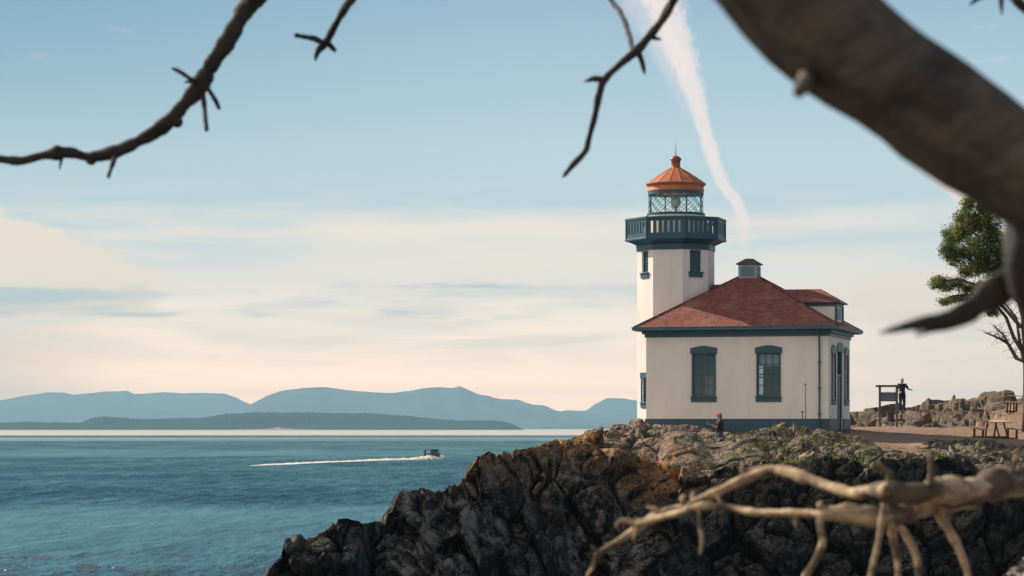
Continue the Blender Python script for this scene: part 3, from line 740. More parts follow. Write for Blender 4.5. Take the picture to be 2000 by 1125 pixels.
for k in range(8):
    Mx=facetM(k,apo)
    hs=tw.get(k,[])
    us=sorted({0,sd8}|{h[0] for h in hs}|{h[2] for h in hs})
    # mitred outer skin, thick jambs
    for a_,b_ in zip(us,us[1:]):
        hh=sorted([(h[1],h[3]) for h in hs if h[0]<=a_+1e-6 and h[2]>=b_-1e-6]); z=5.2; segs=[]
        for h0,h1 in hh:
            segs.append((z,h0)); z=h1
        segs.append((z,14.42))
        for s0,s1 in segs:
            la=.25*math.tan(math.pi/8) if a_==0 else 0; lb=.25*math.tan(math.pi/8) if b_==sd8 else 0
            P_=[(a_,0),(b_,0),(b_-lb,.25),(a_+la,.25)]
            lo=[mb.bm.verts.new(Mx@Vector((u,v,s0))) for u,v in P_]; hi_=[mb.bm.verts.new(Mx@Vector((u,v,s1))) for u,v in P_]
            mb.bm.faces.new(lo[::-1]); mb.bm.faces.new(hi_)
            for i in range(4): mb.bm.faces.new((lo[i],lo[(i+1)%4],hi_[(i+1)%4],hi_[i]))
hb(mb,'tower_wall',M['white'])
for k,hs in tw.items():
    for h in hs: window(facetM(k,apo),*h,2,3,peak=.0,lintel=h[1]<10,depth=.08)
# corbelled cornice below the gallery
mb=MB(); mb.prism(octo(1.66),14.40,14.66); mb.prism(octo(1.66),14.662,14.84,scale1=octo(2.02)); mb.prism(octo(2.14),14.842,14.93)
hb(mb,'tower_cornice',M['teal'],bevel=.008)
gp=2.08; gs=2*gp*math.tan(math.pi/8)
gal=empty('gallery'); gal.parent=LH
for k in range(8):
    Mx=facetM(k,gp); mb=MB(); tn=math.tan(math.pi/8)
    def mit(mb,z0,z1,th,o=0):
        P_=[(-o*tn,-o),(gs+o*tn,-o),(gs-th*tn,th),(th*tn,th)]
        lo=[mb.bm.verts.new(Mx@Vector((u,v,z0))) for u,v in P_]; hi_=[mb.bm.verts.new(Mx@Vector((u,v,z1))) for u,v in P_]
        mb.bm.faces.new(lo[::-1]); mb.bm.faces.new(hi_)
        for i in range(4): mb.bm.faces.new((lo[i],lo[(i+1)%4],hi_[(i+1)%4],hi_[i]))
    mit(mb,15.75,15.84,.10,.05); mit(mb,15.64,15.748,.06); mit(mb,14.932,15.12,.06,.0)
    n=7; 
    for j in range(n):
        wv=.145; u=.05+ (gs-.10-wv)*j/(n-1); mb.box(u,.008,15.122,u+wv,.052,15.638,Mx)
    mb.box(-.02,-.03,14.935,.05,.07,15.748,Mx).box(gs-.05,-.03,14.935,gs+.02,.07,15.748,Mx)
    hb(mb,'parapet_panel',M['teal'],gal)
# lantern room
LC=(OC.x,OC.y); LR=1.22
mb=MB(); mb.lathe([(1.26,14.93),(1.26,15.9),(1.30,15.92),(1.30,15.98)],32,LC); hb(mb,'lantern_base',M['white'],smooth=False)
mb=MB(); 
def ring(mb,r0,r1,z0,z1,n=32):
    for k in range(n):
        a0=2*math.pi*k/n; a1=2*math.pi*(k+1)/n
        pts=[(LC[0]+r*math.cos(a),LC[1]+r*math.sin(a)) for r,a in ((r0,a0),(r1,a0),(r1,a1),(r0,a1))]
        mb.prism(pts,z0,z1)
ring(mb,1.16,1.31,15.985,16.10); fra=hb(mb,'sill_ring',M['teal'])
mb=MB(); ring(mb,1.14,1.25,16.93,17.14); hb(mb,'head_ring',M['teal'])
mb=MB(); npn=16; z0,z1=16.10,16.93
def cyl(a,z,r=LR): return Vector((LC[0]+r*math.cos(a),LC[1]+r*math.sin(a),z))
for k in range(npn):
    for sgn in (1,-1):
        a0=2*math.pi*k/npn; a1=a0+sgn*2*math.pi*2/npn
        mb.tube([cyl(a0+(a1-a0)*j/6,z0+(z1-z0)*j/6) for j in range(7)],.013,5)
for k in range(4): mb.tube([cyl(k*math.pi/2+.62,z0),cyl(k*math.pi/2+.62,z1)],.035,6)
hb(mb,'lattice_bar',M['teal'],fra)
mb=MB(); n=32
for k in range(n):
    a0=2*math.pi*k/n; a1=2*math.pi*(k+1)/n; mb.face([cyl(a0,z0,1.19),cyl(a1,z0,1.19),cyl(a1,z1,1.19),cyl(a0,z1,1.19)])
hb(mb,'lantern_pane',M['lantern_glass'],fra)
mb=MB(); mb.lathe([(.14,15.985),(.10,16.05),(.06,16.1),(.06,16.36),(.16,16.38),(.16,16.42)],16,LC); lamp=hb(mb,'lamp_stand',M['teal'])
mb=MB(); mb.lathe([(.17,16.42),(.22,16.45),(.22,16.78),(.17,16.82)],20,LC); hb(mb,'lamp_lens',M['lensmat'],lamp)
mb=MB(); mb.lathe([(1.25,17.07),(1.27,17.10),(1.24,17.28),(1.27,17.33),(1.32,17.36),(1.35,17.40),(1.35,17.43),(1.30,17.46)],40,LC)
fas=hb(mb,'lantern_eave',M['lantern_red'])
mb=MB(); n=16
prof=[(1.34,17.43),(.95,17.70),(.55,17.96),(.27,18.12),(.22,18.16)]
rg=[[ (LC[0]+r*math.cos(2*math.pi*k/n),LC[1]+r*math.sin(2*math.pi*k/n),z) for k in range(n)] for r,z in prof]
for A_,B_ in zip(rg,rg[1:]):
    for k in range(n): mb.face([A_[k],A_[(k+1)%n],B_[(k+1)%n],B_[k]])
for k in range(n):
    a=2*math.pi*k/n; mb.tube([cyl(a,z+.005,r) for r,z in prof],.008,5)
lr=hb(mb,'lantern_roof',M['lantern_red'],fas)
mb=MB(); mb.lathe([(.24,18.10),(.22,18.16),(.20,18.2),(.20,18.46),(.25,18.50),(.255,18.55),(.22,18.60),(.13,18.67),(.04,18.71)],24,LC); vb=hb(mb,'ventilator',M['vent_red'],smooth=True)
mb=MB(); mb.tube([(LC[0],LC[1],18.68),(LC[0],LC[1],19.02),(LC[0],LC[1],19.25)],[.022,.014,.006],6); hb(mb,'lightning_rod',M['dark_metal'],vb)

# ------------------------------------------------------------------ small things
# two thin poles by the wall
def pole(px,pytop,d,rad,label):
    g=W(px,836,d); z=ground(g.x,g.y); o=empty('pole',(g.x,g.y,z-.05),0,label,'pole','poles before the house wall')
    top=W(px,pytop,d).z-z+.05
    mb=MB(); mb.tube([(0,0,0),(0.01,0,top*.5),(0,0,top)],[rad,rad,rad*.8],8); mb.build('shaft',M['dark_metal'],o)
    mb=MB(); mb.box(-rad*2.2,-rad*2.2,top,rad*2.2,rad*2.2,top+.06); mb.build('cap',M['dark_metal'],o)
    mb=MB(); mb.box(-.12,-.12,0,.12,.12,.09); mb.build('foot',M['dark_metal'],o)
pole(1573,752,107,.017,'tall thin grey pole standing before the white house wall left of the downpipe')
pole(1567,806,107,.022,'short dark stake beside the tall thin pole at the house wall')

wood_grey=worn('grey_weathered_wood',(.15,.145,.14),(.10,.10,.10),4,.8,40,.003)
wood_tan=worn('sunbleached_wood',(.50,.37,.25),(.40,.29,.19),4,.8,40,.003)
wood_dark=worn('dark_wood',(.06,.035,.022),(.09,.05,.03),4,.8,40,.003)
# information board
g=W(1735,830,122); g.z=ground(g.x,g.y)
ib=empty('information_board',(g.x,g.y,g.z-.03),R(-4),'grey wooden notice board on two posts with a thin roof, right of the lighthouse','notice board')
k=122/F
for s in (-1,1):
    mb=MB(); x=s*16.5*k; mb.box(x-.055,-.055,0,x+.055,.055,W(0,755,122).z-g.z+.02); mb.build('post',wood_grey,ib,bevel=.008)
zt=lambda py: W(0,py,122).z-g.z+.03
mb=MB(); mb.box(-.60,-.28,zt(756),.52,.28,zt(752)); mb.build('board_roof',wood_grey,ib,bevel=.01)
mb=MB(); mb.box(-.345,-.02,zt(784),.345,.02,zt(766)); pn=mb.build('notice_panel',worn('slate_blue_panel',(.07,.13,.22),(.09,.16,.25),2,.4),ib)
mb=MB(); mb.box(-.345,-.032,zt(784),.345,-.021,zt(782.6)); mb.build('panel_frame',wood_grey,pn); mb=MB(); mb.box(-.345,-.032,zt(767.4),.345,-.021,zt(766)); mb.build('panel_frame',wood_grey,pn)
mb=MB(); mb.box(-.345,-.03,zt(798),.345,.03,zt(795.5)); mb.build('rail',wood_dark,ib)
# litter bin behind
g=W(1739,812,128.5); z=ground(g.x,g.y)
bn=empty('litter_bin',(g.x,g.y,z-.03),0,'small black litter bin seen under the notice board','bin')
hb_=.62; bn.location.z=W(0,804,128.5).z-hb_
mb=MB(); mb.lathe([(.16,0),(.17,.02),(.20,hb_*.9),(.20,hb_*.93)],20); mb.build('bin_body',M['dark_metal'],bn)
mb=MB(); mb.lathe([(.225,hb_*.93),(.23,hb_*.97),(.17,hb_)],20); mb.build('lid',M['dark_metal'],bn)

def picnic(px,pyt,pyf,d,rz,label,cat='picnic table'):
    g=W(px,pyf,d); z=ground(g.x,g.y)
    t=empty('picnic_table',(g.x,g.y,z-.04),rz,label,cat,'picnic tables on the gravel')
    th=W(0,pyt,d).z-z+.04; L=1.5
    mb=MB()
    for i in range(5): x=-.40+i*.2; mb.box(x-.095,-L/2,th-.05,x+.095,L/2,th)
    mb.build('table_top',wood_tan,t,bevel=.006)
    for s in (-1,1):
        mb=MB(); x=s*.78
        for i in (0,1): mb.box(x-.14+i*.15,-L/2,th-.36,x+i*.15,L/2,th-.31)
        mb.build('bench',wood_tan,t,bevel=.006)
    for s in (-1,1):
        y=s*.58
        for q in (-1,1):
            mb=MB(); mb.tube([(q*.34+.06,y,0),(q*.17,y,th-.05)],.045,4); mb.build('leg',wood_dark,t)
        mb=MB(); mb.box(-.85,y+.05,.05,.85,y+.09,.12); mb.build('bench_support',wood_dark,t)
        for q in (-1,1):
            mb=MB(); mb.box(q*.76-.04,y-.04,0,q*.76+.04,y+.04,th-.36); mb.build('bench_post',wood_dark,t)
    t.rotation_euler=(R(3.2),0,rz)
    return t
picnic(1944,822,860,111.5,R(8),'sunlit wooden picnic table seen end-on with a bench either side, left of the tree trunk')
picnic(1998,773,800,129,R(62),'wooden picnic table farther up the gravel slope, partly behind the tree trunk')

# boat
def boat():
    d=6.5*F/(896-HZ); g=W(846,HZ,d)
    b=empty('motor_boat',(g.x,g.y,0),R(-22),'small dark cabin motor boat speeding away over the blue water','boat')
    hull=worn('dark_blue_hull',(.02,.05,.08),(.03,.06,.09),3,.3); hm=MB()
    st=[(-3,1.15,.75,.0),(-1.5,1.25,.80,-.1),(0.5,1.2,.9,-.1),(2,.85,1.05,0),(3.1,.08,1.25,.4)]
    rings=[]
    for y,w_,top,kl in st: rings.append([hm.bm.verts.new(p) for p in ((-w_,y,top),(-w_*.82,y,.2),(0,y,kl-.15),(w_*.82,y,.2),(w_,y,top))])
    for A_,B_ in zip(rings,rings[1:]):
        for i in range(4): hm.bm.faces.new((A_[i],A_[i+1],B_[i+1],B_[i]))
        hm.bm.faces.new((A_[4],A_[0],B_[0],B_[4]))
    hm.bm.faces.new(rings[0]); hm.bm.faces.new(rings[-1][::-1]); hm.build('hull',hull,b)
    dk=worn('dark_cabin',(.025,.055,.07),(.04,.07,.08),3,.4)
    mb=MB(); mb.prism([(-.85,.3),(.85,.3),(.75,2.0),(-.75,2.0)],.86,1.95,scale1=[(-.75,.4),(.75,.4),(.6,1.5),(-.6,1.5)]); mb.box(-.85,-.1,1.952,.85,1.6,2.02); c=mb.build('cabin',dk,b)
    mb=MB(); mb.box(-.6,.285,1.3,-.1,.36,1.8).box(.1,.285,1.3,.6,.36,1.8); mb.build('cabin_window',M['glass'],c)
    mb=MB()
    for s in (-1,1): mb.tube([(s*1.0,-2.4,.75),(s*.9,-2.2,1.7),(s*.7,-2.1,1.9)],.05,6)
    mb.box(-.95,-2.6,1.88,.95,-1.3,1.96); mb.box(-.95,-2.6,1.0,-.5,-2.5,1.86); mb.build('canopy_arch',dk,b)
    for s in (-.35,.35):
        mb=MB(); mb.prism([(s-.16,-3.5),(s+.16,-3.5),(s+.16,-3.05),(s-.16,-3.05)],.55,1.25,scale1=[(s-.1,-3.4),(s+.1,-3.4),(s+.1,-3.1),(s-.1,-3.1)]); mb.box(s-.06,-3.25,-.2,s+.06,-3.1,.55); mb.build('outboard_motor',M['dark_metal'],b)
    return g,d
bg_,bd_=boat()
def foam_mat():
    m,t,bs=newmat('sea_foam'); v=t.obj()
    hook(t,bs,Base_Color=t.mix(t.smooth(t.noise(1.2,v,6,.6),.35,.7),(.60,.56,.52),(.85,.80,.74)),Roughness=.9)
    return m
FOAM=foam_mat()
def wake():
    rng=np.random.RandomState(5); path=[(874,894.2),(862,895),(850,896.5),(838,896.8),(800,898),(750,899),(700,900.5),(640,902.5),(590,904.5),(540,907),(488,910)]
    width=[.25,.9,1.4,1.7,1.7,1.9,2.0,2.2,2.6,3.4,.4]; hgt=[.05,.42,.38,.55,.30,.26,.18,.13,.10,.07,.0]
    pw=[Vector(((px-1000)/F*(6.5*F/(py-HZ)),6.5*F/(py-HZ),0)) for px,py in path]
    n=700; t=np.linspace(0,len(pw)-1,n); X=np.interp(t,range(len(pw)),[p.x for p in pw]); Y=np.interp(t,range(len(pw)),[p.y for p in pw])
    w_=np.interp(t,range(len(pw)),width); h=np.interp(t,range(len(pw)),hgt)
    m=11; u=np.linspace(-1,1,m)
    V=np.zeros((n,m,3)); dx=np.gradient(X); dy=np.gradient(Y); L=np.hypot(dx,dy); nx_,ny_=-dy/L,dx/L
    rn=np.convolve(rng.rand(n+8),np.ones(9)/9,'valid')*2-.1
    for j in range(m):
        ww_=w_*(1+.5*(np.convolve(rng.rand(n+4),np.ones(5)/5,'valid')-.5))
        V[:,j,0]=X+nx_*u[j]*ww_; V[:,j,1]=Y+ny_*u[j]*ww_
        V[:,j,2]=h*(1-u[j]**2)*rn*(.6+.8*rng.rand(n)) - .015 + .03*(1-abs(u[j]))*(rng.rand(n)>.35) - np.interp(t,[0,4,7,10],[0,.05,.09,.10])*(np.sin(t*37)*.5+rng.rand(n))
    V[:,0,2]=V[:,-1,2]=-.05
    idx=np.arange(n*m).reshape(n,m); Q=np.stack([idx[:-1,:-1].ravel(),idx[:-1,1:].ravel(),idx[1:,1:].ravel(),idx[1:,:-1].ravel()],1)
    o=mesh_np('wake_foam',V.reshape(-1,3),Q,FOAM,True); tag(o,kind='stuff')
wake()
# kelp streaks on the near water
def kelp():
    rng=random.Random(8); mb=MB()
    for i in range(80):
        px=rng.uniform(-40,520); py=rng.choice([1090+rng.gauss(0,3)-px*.01,1108+rng.gauss(0,4),1120+rng.gauss(0,4)])
        d=6.5*F/(py-HZ); x=(px-1000)/F*d; L=rng.uniform(.15,1.1); w_=rng.uniform(.04,.16); n=7
        a=[];b=[]
        for k in range(n):
            s=k/(n-1); ww_=w_*math.sin(math.pi*(.06+.88*s)); yy=d+.25*math.sin(s*5+i)*.4
            a.append((x+L*(s-.5),yy-ww_,.03)); b.append((x+L*(s-.5),yy+ww_,.05+.02*rng.random()))
        for k in range(n-1): mb.face([a[k],a[k+1],b[k+1],b[k]])
    o=mb.build('kelp',worn('kelp_frond',(.05,.045,.035),(.09,.07,.045),4,.35)); tag(o,kind='stuff')
kelp()

# ------------------------------------------------------------------ grass
def leafmat(name,c0,c1,sc=1.2,tr=.25):
    m,t,bs=newmat(name); v=t.obj()
    c=t.mix(t.smooth(t.noise(sc,v,5,.6),.35,.65),c0,c1)
    hook(t,bs,Base_Color=c,Roughness=.6); 
    tl=t.n('BsdfTranslucent'); t.l.new(c,tl.inputs[0]); mx=t.n('MixShader'); mx.inputs[0].default_value=tr
    t.l.new(bs.outputs[0],mx.inputs[1]); t.l.new(tl.outputs[0],mx.inputs[2]); t.l.new(mx.outputs[0],m.node_tree.nodes['Material Output'].inputs[0]); return m
def grass():
    rng=random.Random(4); mb=MB(); spots=[]
    for i in range(230):
        c=rng.random()
        if c<.55: px=rng.uniform(1440,1690); d=rng.uniform(91.5,104)
        elif c<.9: px=rng.uniform(1690,2030); d=rng.uniform(91,105)
        else: px=rng.uniform(1240,1440); d=rng.uniform(92,101)
        spots.append(((px-1000)/F*d,d))
    for x,y in spots:
        z=ground(x,y); sz=rng.uniform(.4,1.0)
        if z<4.2: continue
        for k in range(rng.randint(18,60)):
            a=rng.uniform(0,6.28); r=abs(rng.gauss(0,.16))*sz; bx_,by_=x+r*math.cos(a),y+r*math.sin(a)
            h=rng.uniform(.06,.2)*sz; l=Vector((rng.gauss(0,.06),rng.gauss(0,.06),h)); w_=rng.uniform(.008,.02); wd=Vector((math.cos(a+1),math.sin(a+1),0))*w_
            p=Vector((bx_,by_,z-.03)); mb.face([p-wd,p+wd,p+l*.6+wd*.7,p+l,p+l*.6-wd*.7])
    tag(mb.build('grass',leafmat('grass_blade',(.10,.15,.02),(.22,.22,.06))),kind='stuff')
grass()

# ------------------------------------------------------------------ evergreen at the right edge
def tree():
    rng=random.Random(21); d=117.5
    base=W(2005,848,d); z=ground(base.x,base.y)
    t=empty('evergreen_tree',(base.x,base.y,z-.15),0,'evergreen tree with dark clumped foliage at the right edge behind the gravel','tree')
    o=Vector((base.x,base.y,z-.15))
    def L(px,py,dd=0): return W(px,py,d+dd)-o
    bark=worn('grey_bark',(.10,.085,.07),(.05,.045,.04),6,.9,25,.02,None,True)
    mb=MB()
    mb.tube([(0,0,0),L(2006,800),L(2006,740),L(2005,690),L(2000,620),L(1985,560),L(1965,500),L(1940,450),L(1915,410)],[.26,.20,.19,.17,.15,.13,.11,.08,.03],10,.06,rng)
    mb.build('trunk',bark,t,smooth=True)
    limbs=[[(1999,705),(1985,700),(1975,680),(1960,655),(1940,635)],[(1999,690),(1980,660),(1965,620),(1940,590),(1900,575),(1860,578),(1840,588)],
           [(1995,640),(1960,600),(1920,560),(1870,545),(1830,552)],[(1990,590),(1950,540),(1900,510),(1860,490)],[(1975,540),(1930,480),(1885,440)],[(2000,700),(2015,660),(2040,610),(2060,560)],[(1998,640),(2030,590),(2070,540)],
           [(1999,700),(1990,660),(1985,620),(1960,590)],[(1985,700),(1968,670),(1950,660),(1925,650)],[(1960,500),(1990,460),(2010,420)]]
    mb=MB()
    clumps=[]
    for i,l in enumerate(limbs):
        off=rng.uniform(-1.2,1.2); pts=[L(a,b,off*k/len(l)) for k,(a,b) in enumerate(l)]
        n=len(pts); mb.tube(pts,[.085*(1-.8*k/(n-1))+.012 for k in range(n)],7,.08,rng)
        for k in range(34):
            s=rng.uniform(.25,1)*(n-1); j=min(int(s),n-2); p=pts[j].lerp(pts[j+1],s-j)
            v=Vector((rng.gauss(0,1),rng.gauss(0,1),rng.gauss(.3,.6))).normalized()*rng.uniform(.2,.8)
            q=p+v*.5+Vector((0,0,.04)); mb.tube([p,q,p+v+Vector((0,0,rng.uniform(-.1,.15)))],[.016,.010,.005],4)
    mb.build('limb',bark,t)
    C=[(1893,400,14,16),(1880,425,14,15),(1905,430,22,22),(1932,440,24,26),(1858,462,18,24),(1850,490,13,16),(1872,500,22,20),(1880,455,20,20),(1905,490,26,28),(1940,480,28,30),(1930,520,26,22),(1895,530,22,14),(1960,530,24,26),(1985,500,28,30),
       (1835,548,14,7),(1850,560,16,9),(1870,553,14,8),(1828,558,10,5),(1890,565,18,8),(1915,560,16,9),(1950,570,18,12),(1862,585,12,4),(1845,590,8,3),(1885,582,12,5),(1985,560,20,20),(2020,470,40,50),(2030,540,40,40),(2070,520,40,60),(2000,420,34,30),(1960,400,26,26),(1925,402,16,18),(1940,610,12,6),(1905,600,10,4),(2060,600,40,30)]
    N=0; V=[];Q=[]
    for (px,py,rx,ry) in C:
        c=L(px,py,rng.uniform(-.9,.9)); kx=rx*d/F; kz=ry*d/F
        nsub=int(20+rx*ry/5)
        for s in range(nsub):
            v=Vector((rng.gauss(0,1),rng.gauss(0,1),rng.gauss(0,1))).normalized()*rng.random()**.4
            sc=c+Vector((v.x*kx*1.05,v.y*max(kx,.5),v.z*kz*1.05)); sr=rng.uniform(.10,.24)
            for q_ in range(rng.randint(16,34)):
                u=Vector((rng.gauss(0,1),rng.gauss(0,1),rng.gauss(0,.75)))*sr*.6
                p=sc+u; a=Vector((rng.gauss(0,1),rng.gauss(0,1),rng.gauss(.2,.8))).normalized(); b=a.orthogonal().normalized(); 
                l=rng.uniform(.05,.10); w_=l*.36
                i=len(V); V+= [p-b*w_*.4,p+a*l*.5+b*w_-b*0,p+a*l,p+a*l*.5-b*w_]; Q.append((i,i+1,i+2,i+3))
    cr=mesh_np('crown',[tuple(v) for v in V],Q,leafmat('evergreen_leaf',(.045,.085,.013),(.19,.22,.032),.9,.3),False,t)
tree()

# ------------------------------------------------------------------ dead wood close to the camera
def deadmat(name,c0,c1,c2,grain=None):
    m,t,bs=newmat(name); v=t.obj()
    if grain: v=t.n('Mapping', i={'Vector':t.obj(rot=(0,grain,0)),'Scale':(.16,1,1)}).outputs[0]
    sc=2.2 if grain else 4.0
    if not grain: v=t.obj((.35,1,1))
    n1=t.noise(9*sc,v,6,.7); n2=t.noise(34*sc,v,5,.65); n3=t.noise(3.1*sc,v,5,.65)
    c=t.mix(t.smooth(n1,.38,.6),c0,c1); c=t.mix(t.m('MULTIPLY',t.smooth(n3,.47,.60),.88),c,c2)
    c=t.mix(t.m('MULTIPLY',t.smooth(n2,.55,.7),.4),c,c2)
    hook(t,bs,Base_Color=c,Roughness=.85,Normal=bump(t,t.m('ADD',n1,n2),.7,.006)); return m
BARK_D=deadmat('dead_bark',(.050,.042,.038),(.028,.027,.028),(.014,.015,.018))
BARK_T=deadmat('dark_dead_bark',(.125,.105,.085),(.065,.056,.050),(.013,.014,.017),R(34))
BARK_L=deadmat('bleached_driftwood',(.66,.50,.33),(.32,.245,.16),(.065,.05,.037))
def smoothpath(pts, rad, step=.02):
    pts=[Vector(p) for p in pts]; out=[];ro=[]
    for i in range(len(pts)-1):
        p0=pts[max(i-1,0)];p1=pts[i];p2=pts[i+1];p3=pts[min(i+2,len(pts)-1)]
        n=max(2,int((p2-p1).length/step))
        for k in range(n):
            s=k/n; q=.5*((2*p1)+(-p0+p2)*s+(2*p0-5*p1+4*p2-p3)*s*s+(-p0+3*p1-3*p2+p3)*s**3); out.append(q); ro.append(rad[i]*(1-s)+rad[i+1]*s)
    out.append(pts[-1]); ro.append(rad[-1]); return out,ro
def wood(mb, pix, rng, n=14, knots=True, rough=.05, step=None):
    """pix: (px, py, half-thickness px, distance)"""
    P_=[W(a,b,d) for a,b,r,d in pix]; r_=[r*d/F*(.88 if n==16 or n==12 else 1) for a,b,r,d in pix]
    step=step or max(.006,min(r_)*.9)
    pts,ra=smoothpath(P_,r_,step)
    ph=rng.random()*9
    ra=[r*(1+.10*math.sin(i*.31+ph)+.07*math.sin(i*.83+2*ph)+(rng.random()-.5)*.08) for i,r in enumerate(ra)]
    pts=[p+Vector((math.sin(i*.23+ph),math.cos(i*.19+ph),math.sin(i*.27+1+ph)))*ra[i]*.12 for i,p in enumerate(pts)]
    ra[-1]*=.3; ra[-2]*=.65
    mb.tube(pts,ra,max(n,14) if ra[0]>.01 else n,rough,rng,.05)
def knot(mb,px,py,r,d,off=0): mb.ball(W(px,py,d+off),r*d/F,10)
rng=random.Random(5)
gz=4.6
TB=Vector((2.15,3.6,gz))
dt=empty('dead_tree',TB,0,'leaning dead tree whose thick grey trunk and bare limbs cross the top of the view','tree')
def fin(mb,name,mat,parent):
    o=Vector(parent.location)
    for v in mb.bm.verts: v.co-=o
    return mb.build(name,mat,parent,smooth=True)
# trunk: from the ground at the right, up behind the frame's corner and across the top
mb=MB()
base=[(TB,.17),(Vector((1.95,3.35,5.3)),.14),(Vector((1.45,2.95,6.1)),.11)]
tp=[(2330,530,98,2.6),(2110,394,103,2.6),(1950,298,108,2.6),(1788,184,112,2.6),(1640,78,116,2.6),(1545,-16,114,2.6),(1450,-130,112,2.6),(1330,-280,100,2.6),(1150,-480,80,2.7),(900,-650,50,2.8)]
P_=[b[0] for b in base]+[W(a,b,d) for a,b,r,d in tp]; r_=[b[1] for b in base]+[r*d/F for a,b,r,d in tp]
pts,ra=smoothpath(P_,r_,.025)
ra=[r*(1+.05*math.sin(i*.35)+.03*math.sin(i*.9)+(rng.random()-.5)*.03) for i,r in enumerate(ra)]
mb.tube(pts,ra,56,.018,rng,.035)
knot(mb,1606,160,17,2.60,0)
mb.tube([W(1580,150,2.58),W(1560,180,2.5)],[.012,.006],8)
fin(mb,'trunk',BARK_T,dt)
# splintered stub pointing left
mb=MB()
wood(mb,[(2080,520,44,2.7),(2010,540,40,2.66),(1950,572,34,2.62),(1900,600,27,2.6),(1850,620,20,2.58),(1800,632,14,2.56),(1760,641,9,2.55),(1716,652,4,2.55)],rng,16)
wood(mb,[(1900,606,22,2.6),(1850,632,14,2.6),(1822,640,9,2.6),(1794,655,4,2.6)],rng,10)
wood(mb,[(1845,636,10,2.6),(1800,638,8,2.58),(1790,660,2.5,2.58)],rng,8)
fin(mb,'broken_limb',BARK_D,dt)
mb=MB(); wood(mb,[(2060,370,66,2.62),(2014,440,50,2.6),(2004,500,42,2.58),(2006,560,38,2.58),(2040,620,30,2.6)],rng,18); wood(mb,[(2060,560,22,2.62),(2010,555,18,2.6),(1985,540,10,2.56)],rng,12); fin(mb,'knotted_burl',BARK_D,dt)
# left limb, reaches back above the frame to the trunk
d=6.0
mb=MB()
wood(mb,[(1100,-560,60,2.9),(900,-480,40,3.8),(700,-300,26,5),(570,-130,20,5.7),(500,-10,18.5,d),(470,40,17.5,d),(430,100,16,d),(396,158,17.5,d),(370,190,15,d),(330,236,14,d),(280,270,13,d),(235,293,12,d),(200,302,13,d),(170,306,10,d),(140,300,10,d),(110,300,13,d),(80,304,9,d),(40,315,8.5,d),(0,311,7.5,d),(-60,300,6,d),(-120,310,4,d)],rng,14)
knot(mb,112,296,13,d); knot(mb,178,312,11,d); knot(mb,400,150,19,d); knot(mb,346,238,12,d)
fin(mb,'limb',BARK_D,dt)
tw_=[[(385,165,5,6),(360,145,4.5,5.9),(335,133,2.5,5.8)],[(395,180,5,6),(400,215,5,5.95),(404,258,4,5.9)],[(405,170,5,6),(420,195,4.5,6),(428,214,3.5,6.05)],[(226,300,6,6),(219,322,5,5.95),(211,349,3.5,5.9)],[(122,304,5,6),(119,318,3.5,6),(116,333,1.5,6)],[(372,160,3,6),(362,160,2,6),(358,160,1,6)]]
for w_ in tw_:
    mb=MB(); wood(mb,w_,rng,8); fin(mb,'twig',BARK_D,dt)
mb=MB(); wood(mb,[(1000,-520,30,3.2),(850,-300,18,4.4),(745,-95,12,5.6),(700,-20,10,6.2),(672,20,9,6.2),(650,55,8.5,6.2),(636,84,8,6.2),(622,100,6.5,6.2),(616,120,4.5,6.2)],rng,12); fin(mb,'limb',BARK_D,dt)
for w_ in ([(634,84,6.5,6.2),(610,75,5.5,6.1),(577,69,4.5,6.0)],[(632,80,6,6.2),(645,90,5.5,6.2),(656,100,3.5,6.25)]):
    mb=MB(); wood(mb,w_,rng,8); fin(mb,'twig',BARK_D,dt)
d=5.6
mb=MB(); wood(mb,[(1380,-280,40,2.7),(1365,-150,22,3.6),(1340,-60,12,4.8),(1318,-5,9.5,d),(1295,35,9.5,d),(1270,68,10,d),(1245,100,9.5,d),(1210,127,8,d),(1180,155,8.5,d),(1170,185,7.5,d),(1163,225,7,d),(1150,270,6.5,d),(1142,295,6,d),(1120,320,6.5,d),(1099,347,5.5,d)],rng,12); fin(mb,'limb',BARK_D,dt)
for w_ in ([(1180,157,6,d),(1160,154,5.5,d),(1140,160,3.5,d)],[(1246,102,6,d),(1254,122,5,d),(1259,146,3,d)],[(1262,70,5,d),(1276,74,4.5,d),(1292,77,3,d)],[(1236,100,5,d),(1228,65,5,5.9),(1212,25,5,6.1),(1188,-5,4.5,6.3),(1120,-90,5,6)]):
    mb=MB(); wood(mb,w_,rng,8); fin(mb,'twig',BARK_D,dt)
d=4.2
mb=MB(); wood(mb,[(1800,-260,30,2.8),(1900,-120,16,3.6),(1960,-30,10,d),(1985,0,9,d),(2030,40,9,d)],rng,10); fin(mb,'limb',BARK_D,dt)
for w_ in ([(1945,-25,7,d),(1915,-8,6,d),(1893,10,4,d)],[(1955,-30,7,d),(1956,0,6,d),(1957,28,4,d)]):
    mb=MB(); wood(mb,w_,rng,8); fin(mb,'twig',BARK_D,dt)

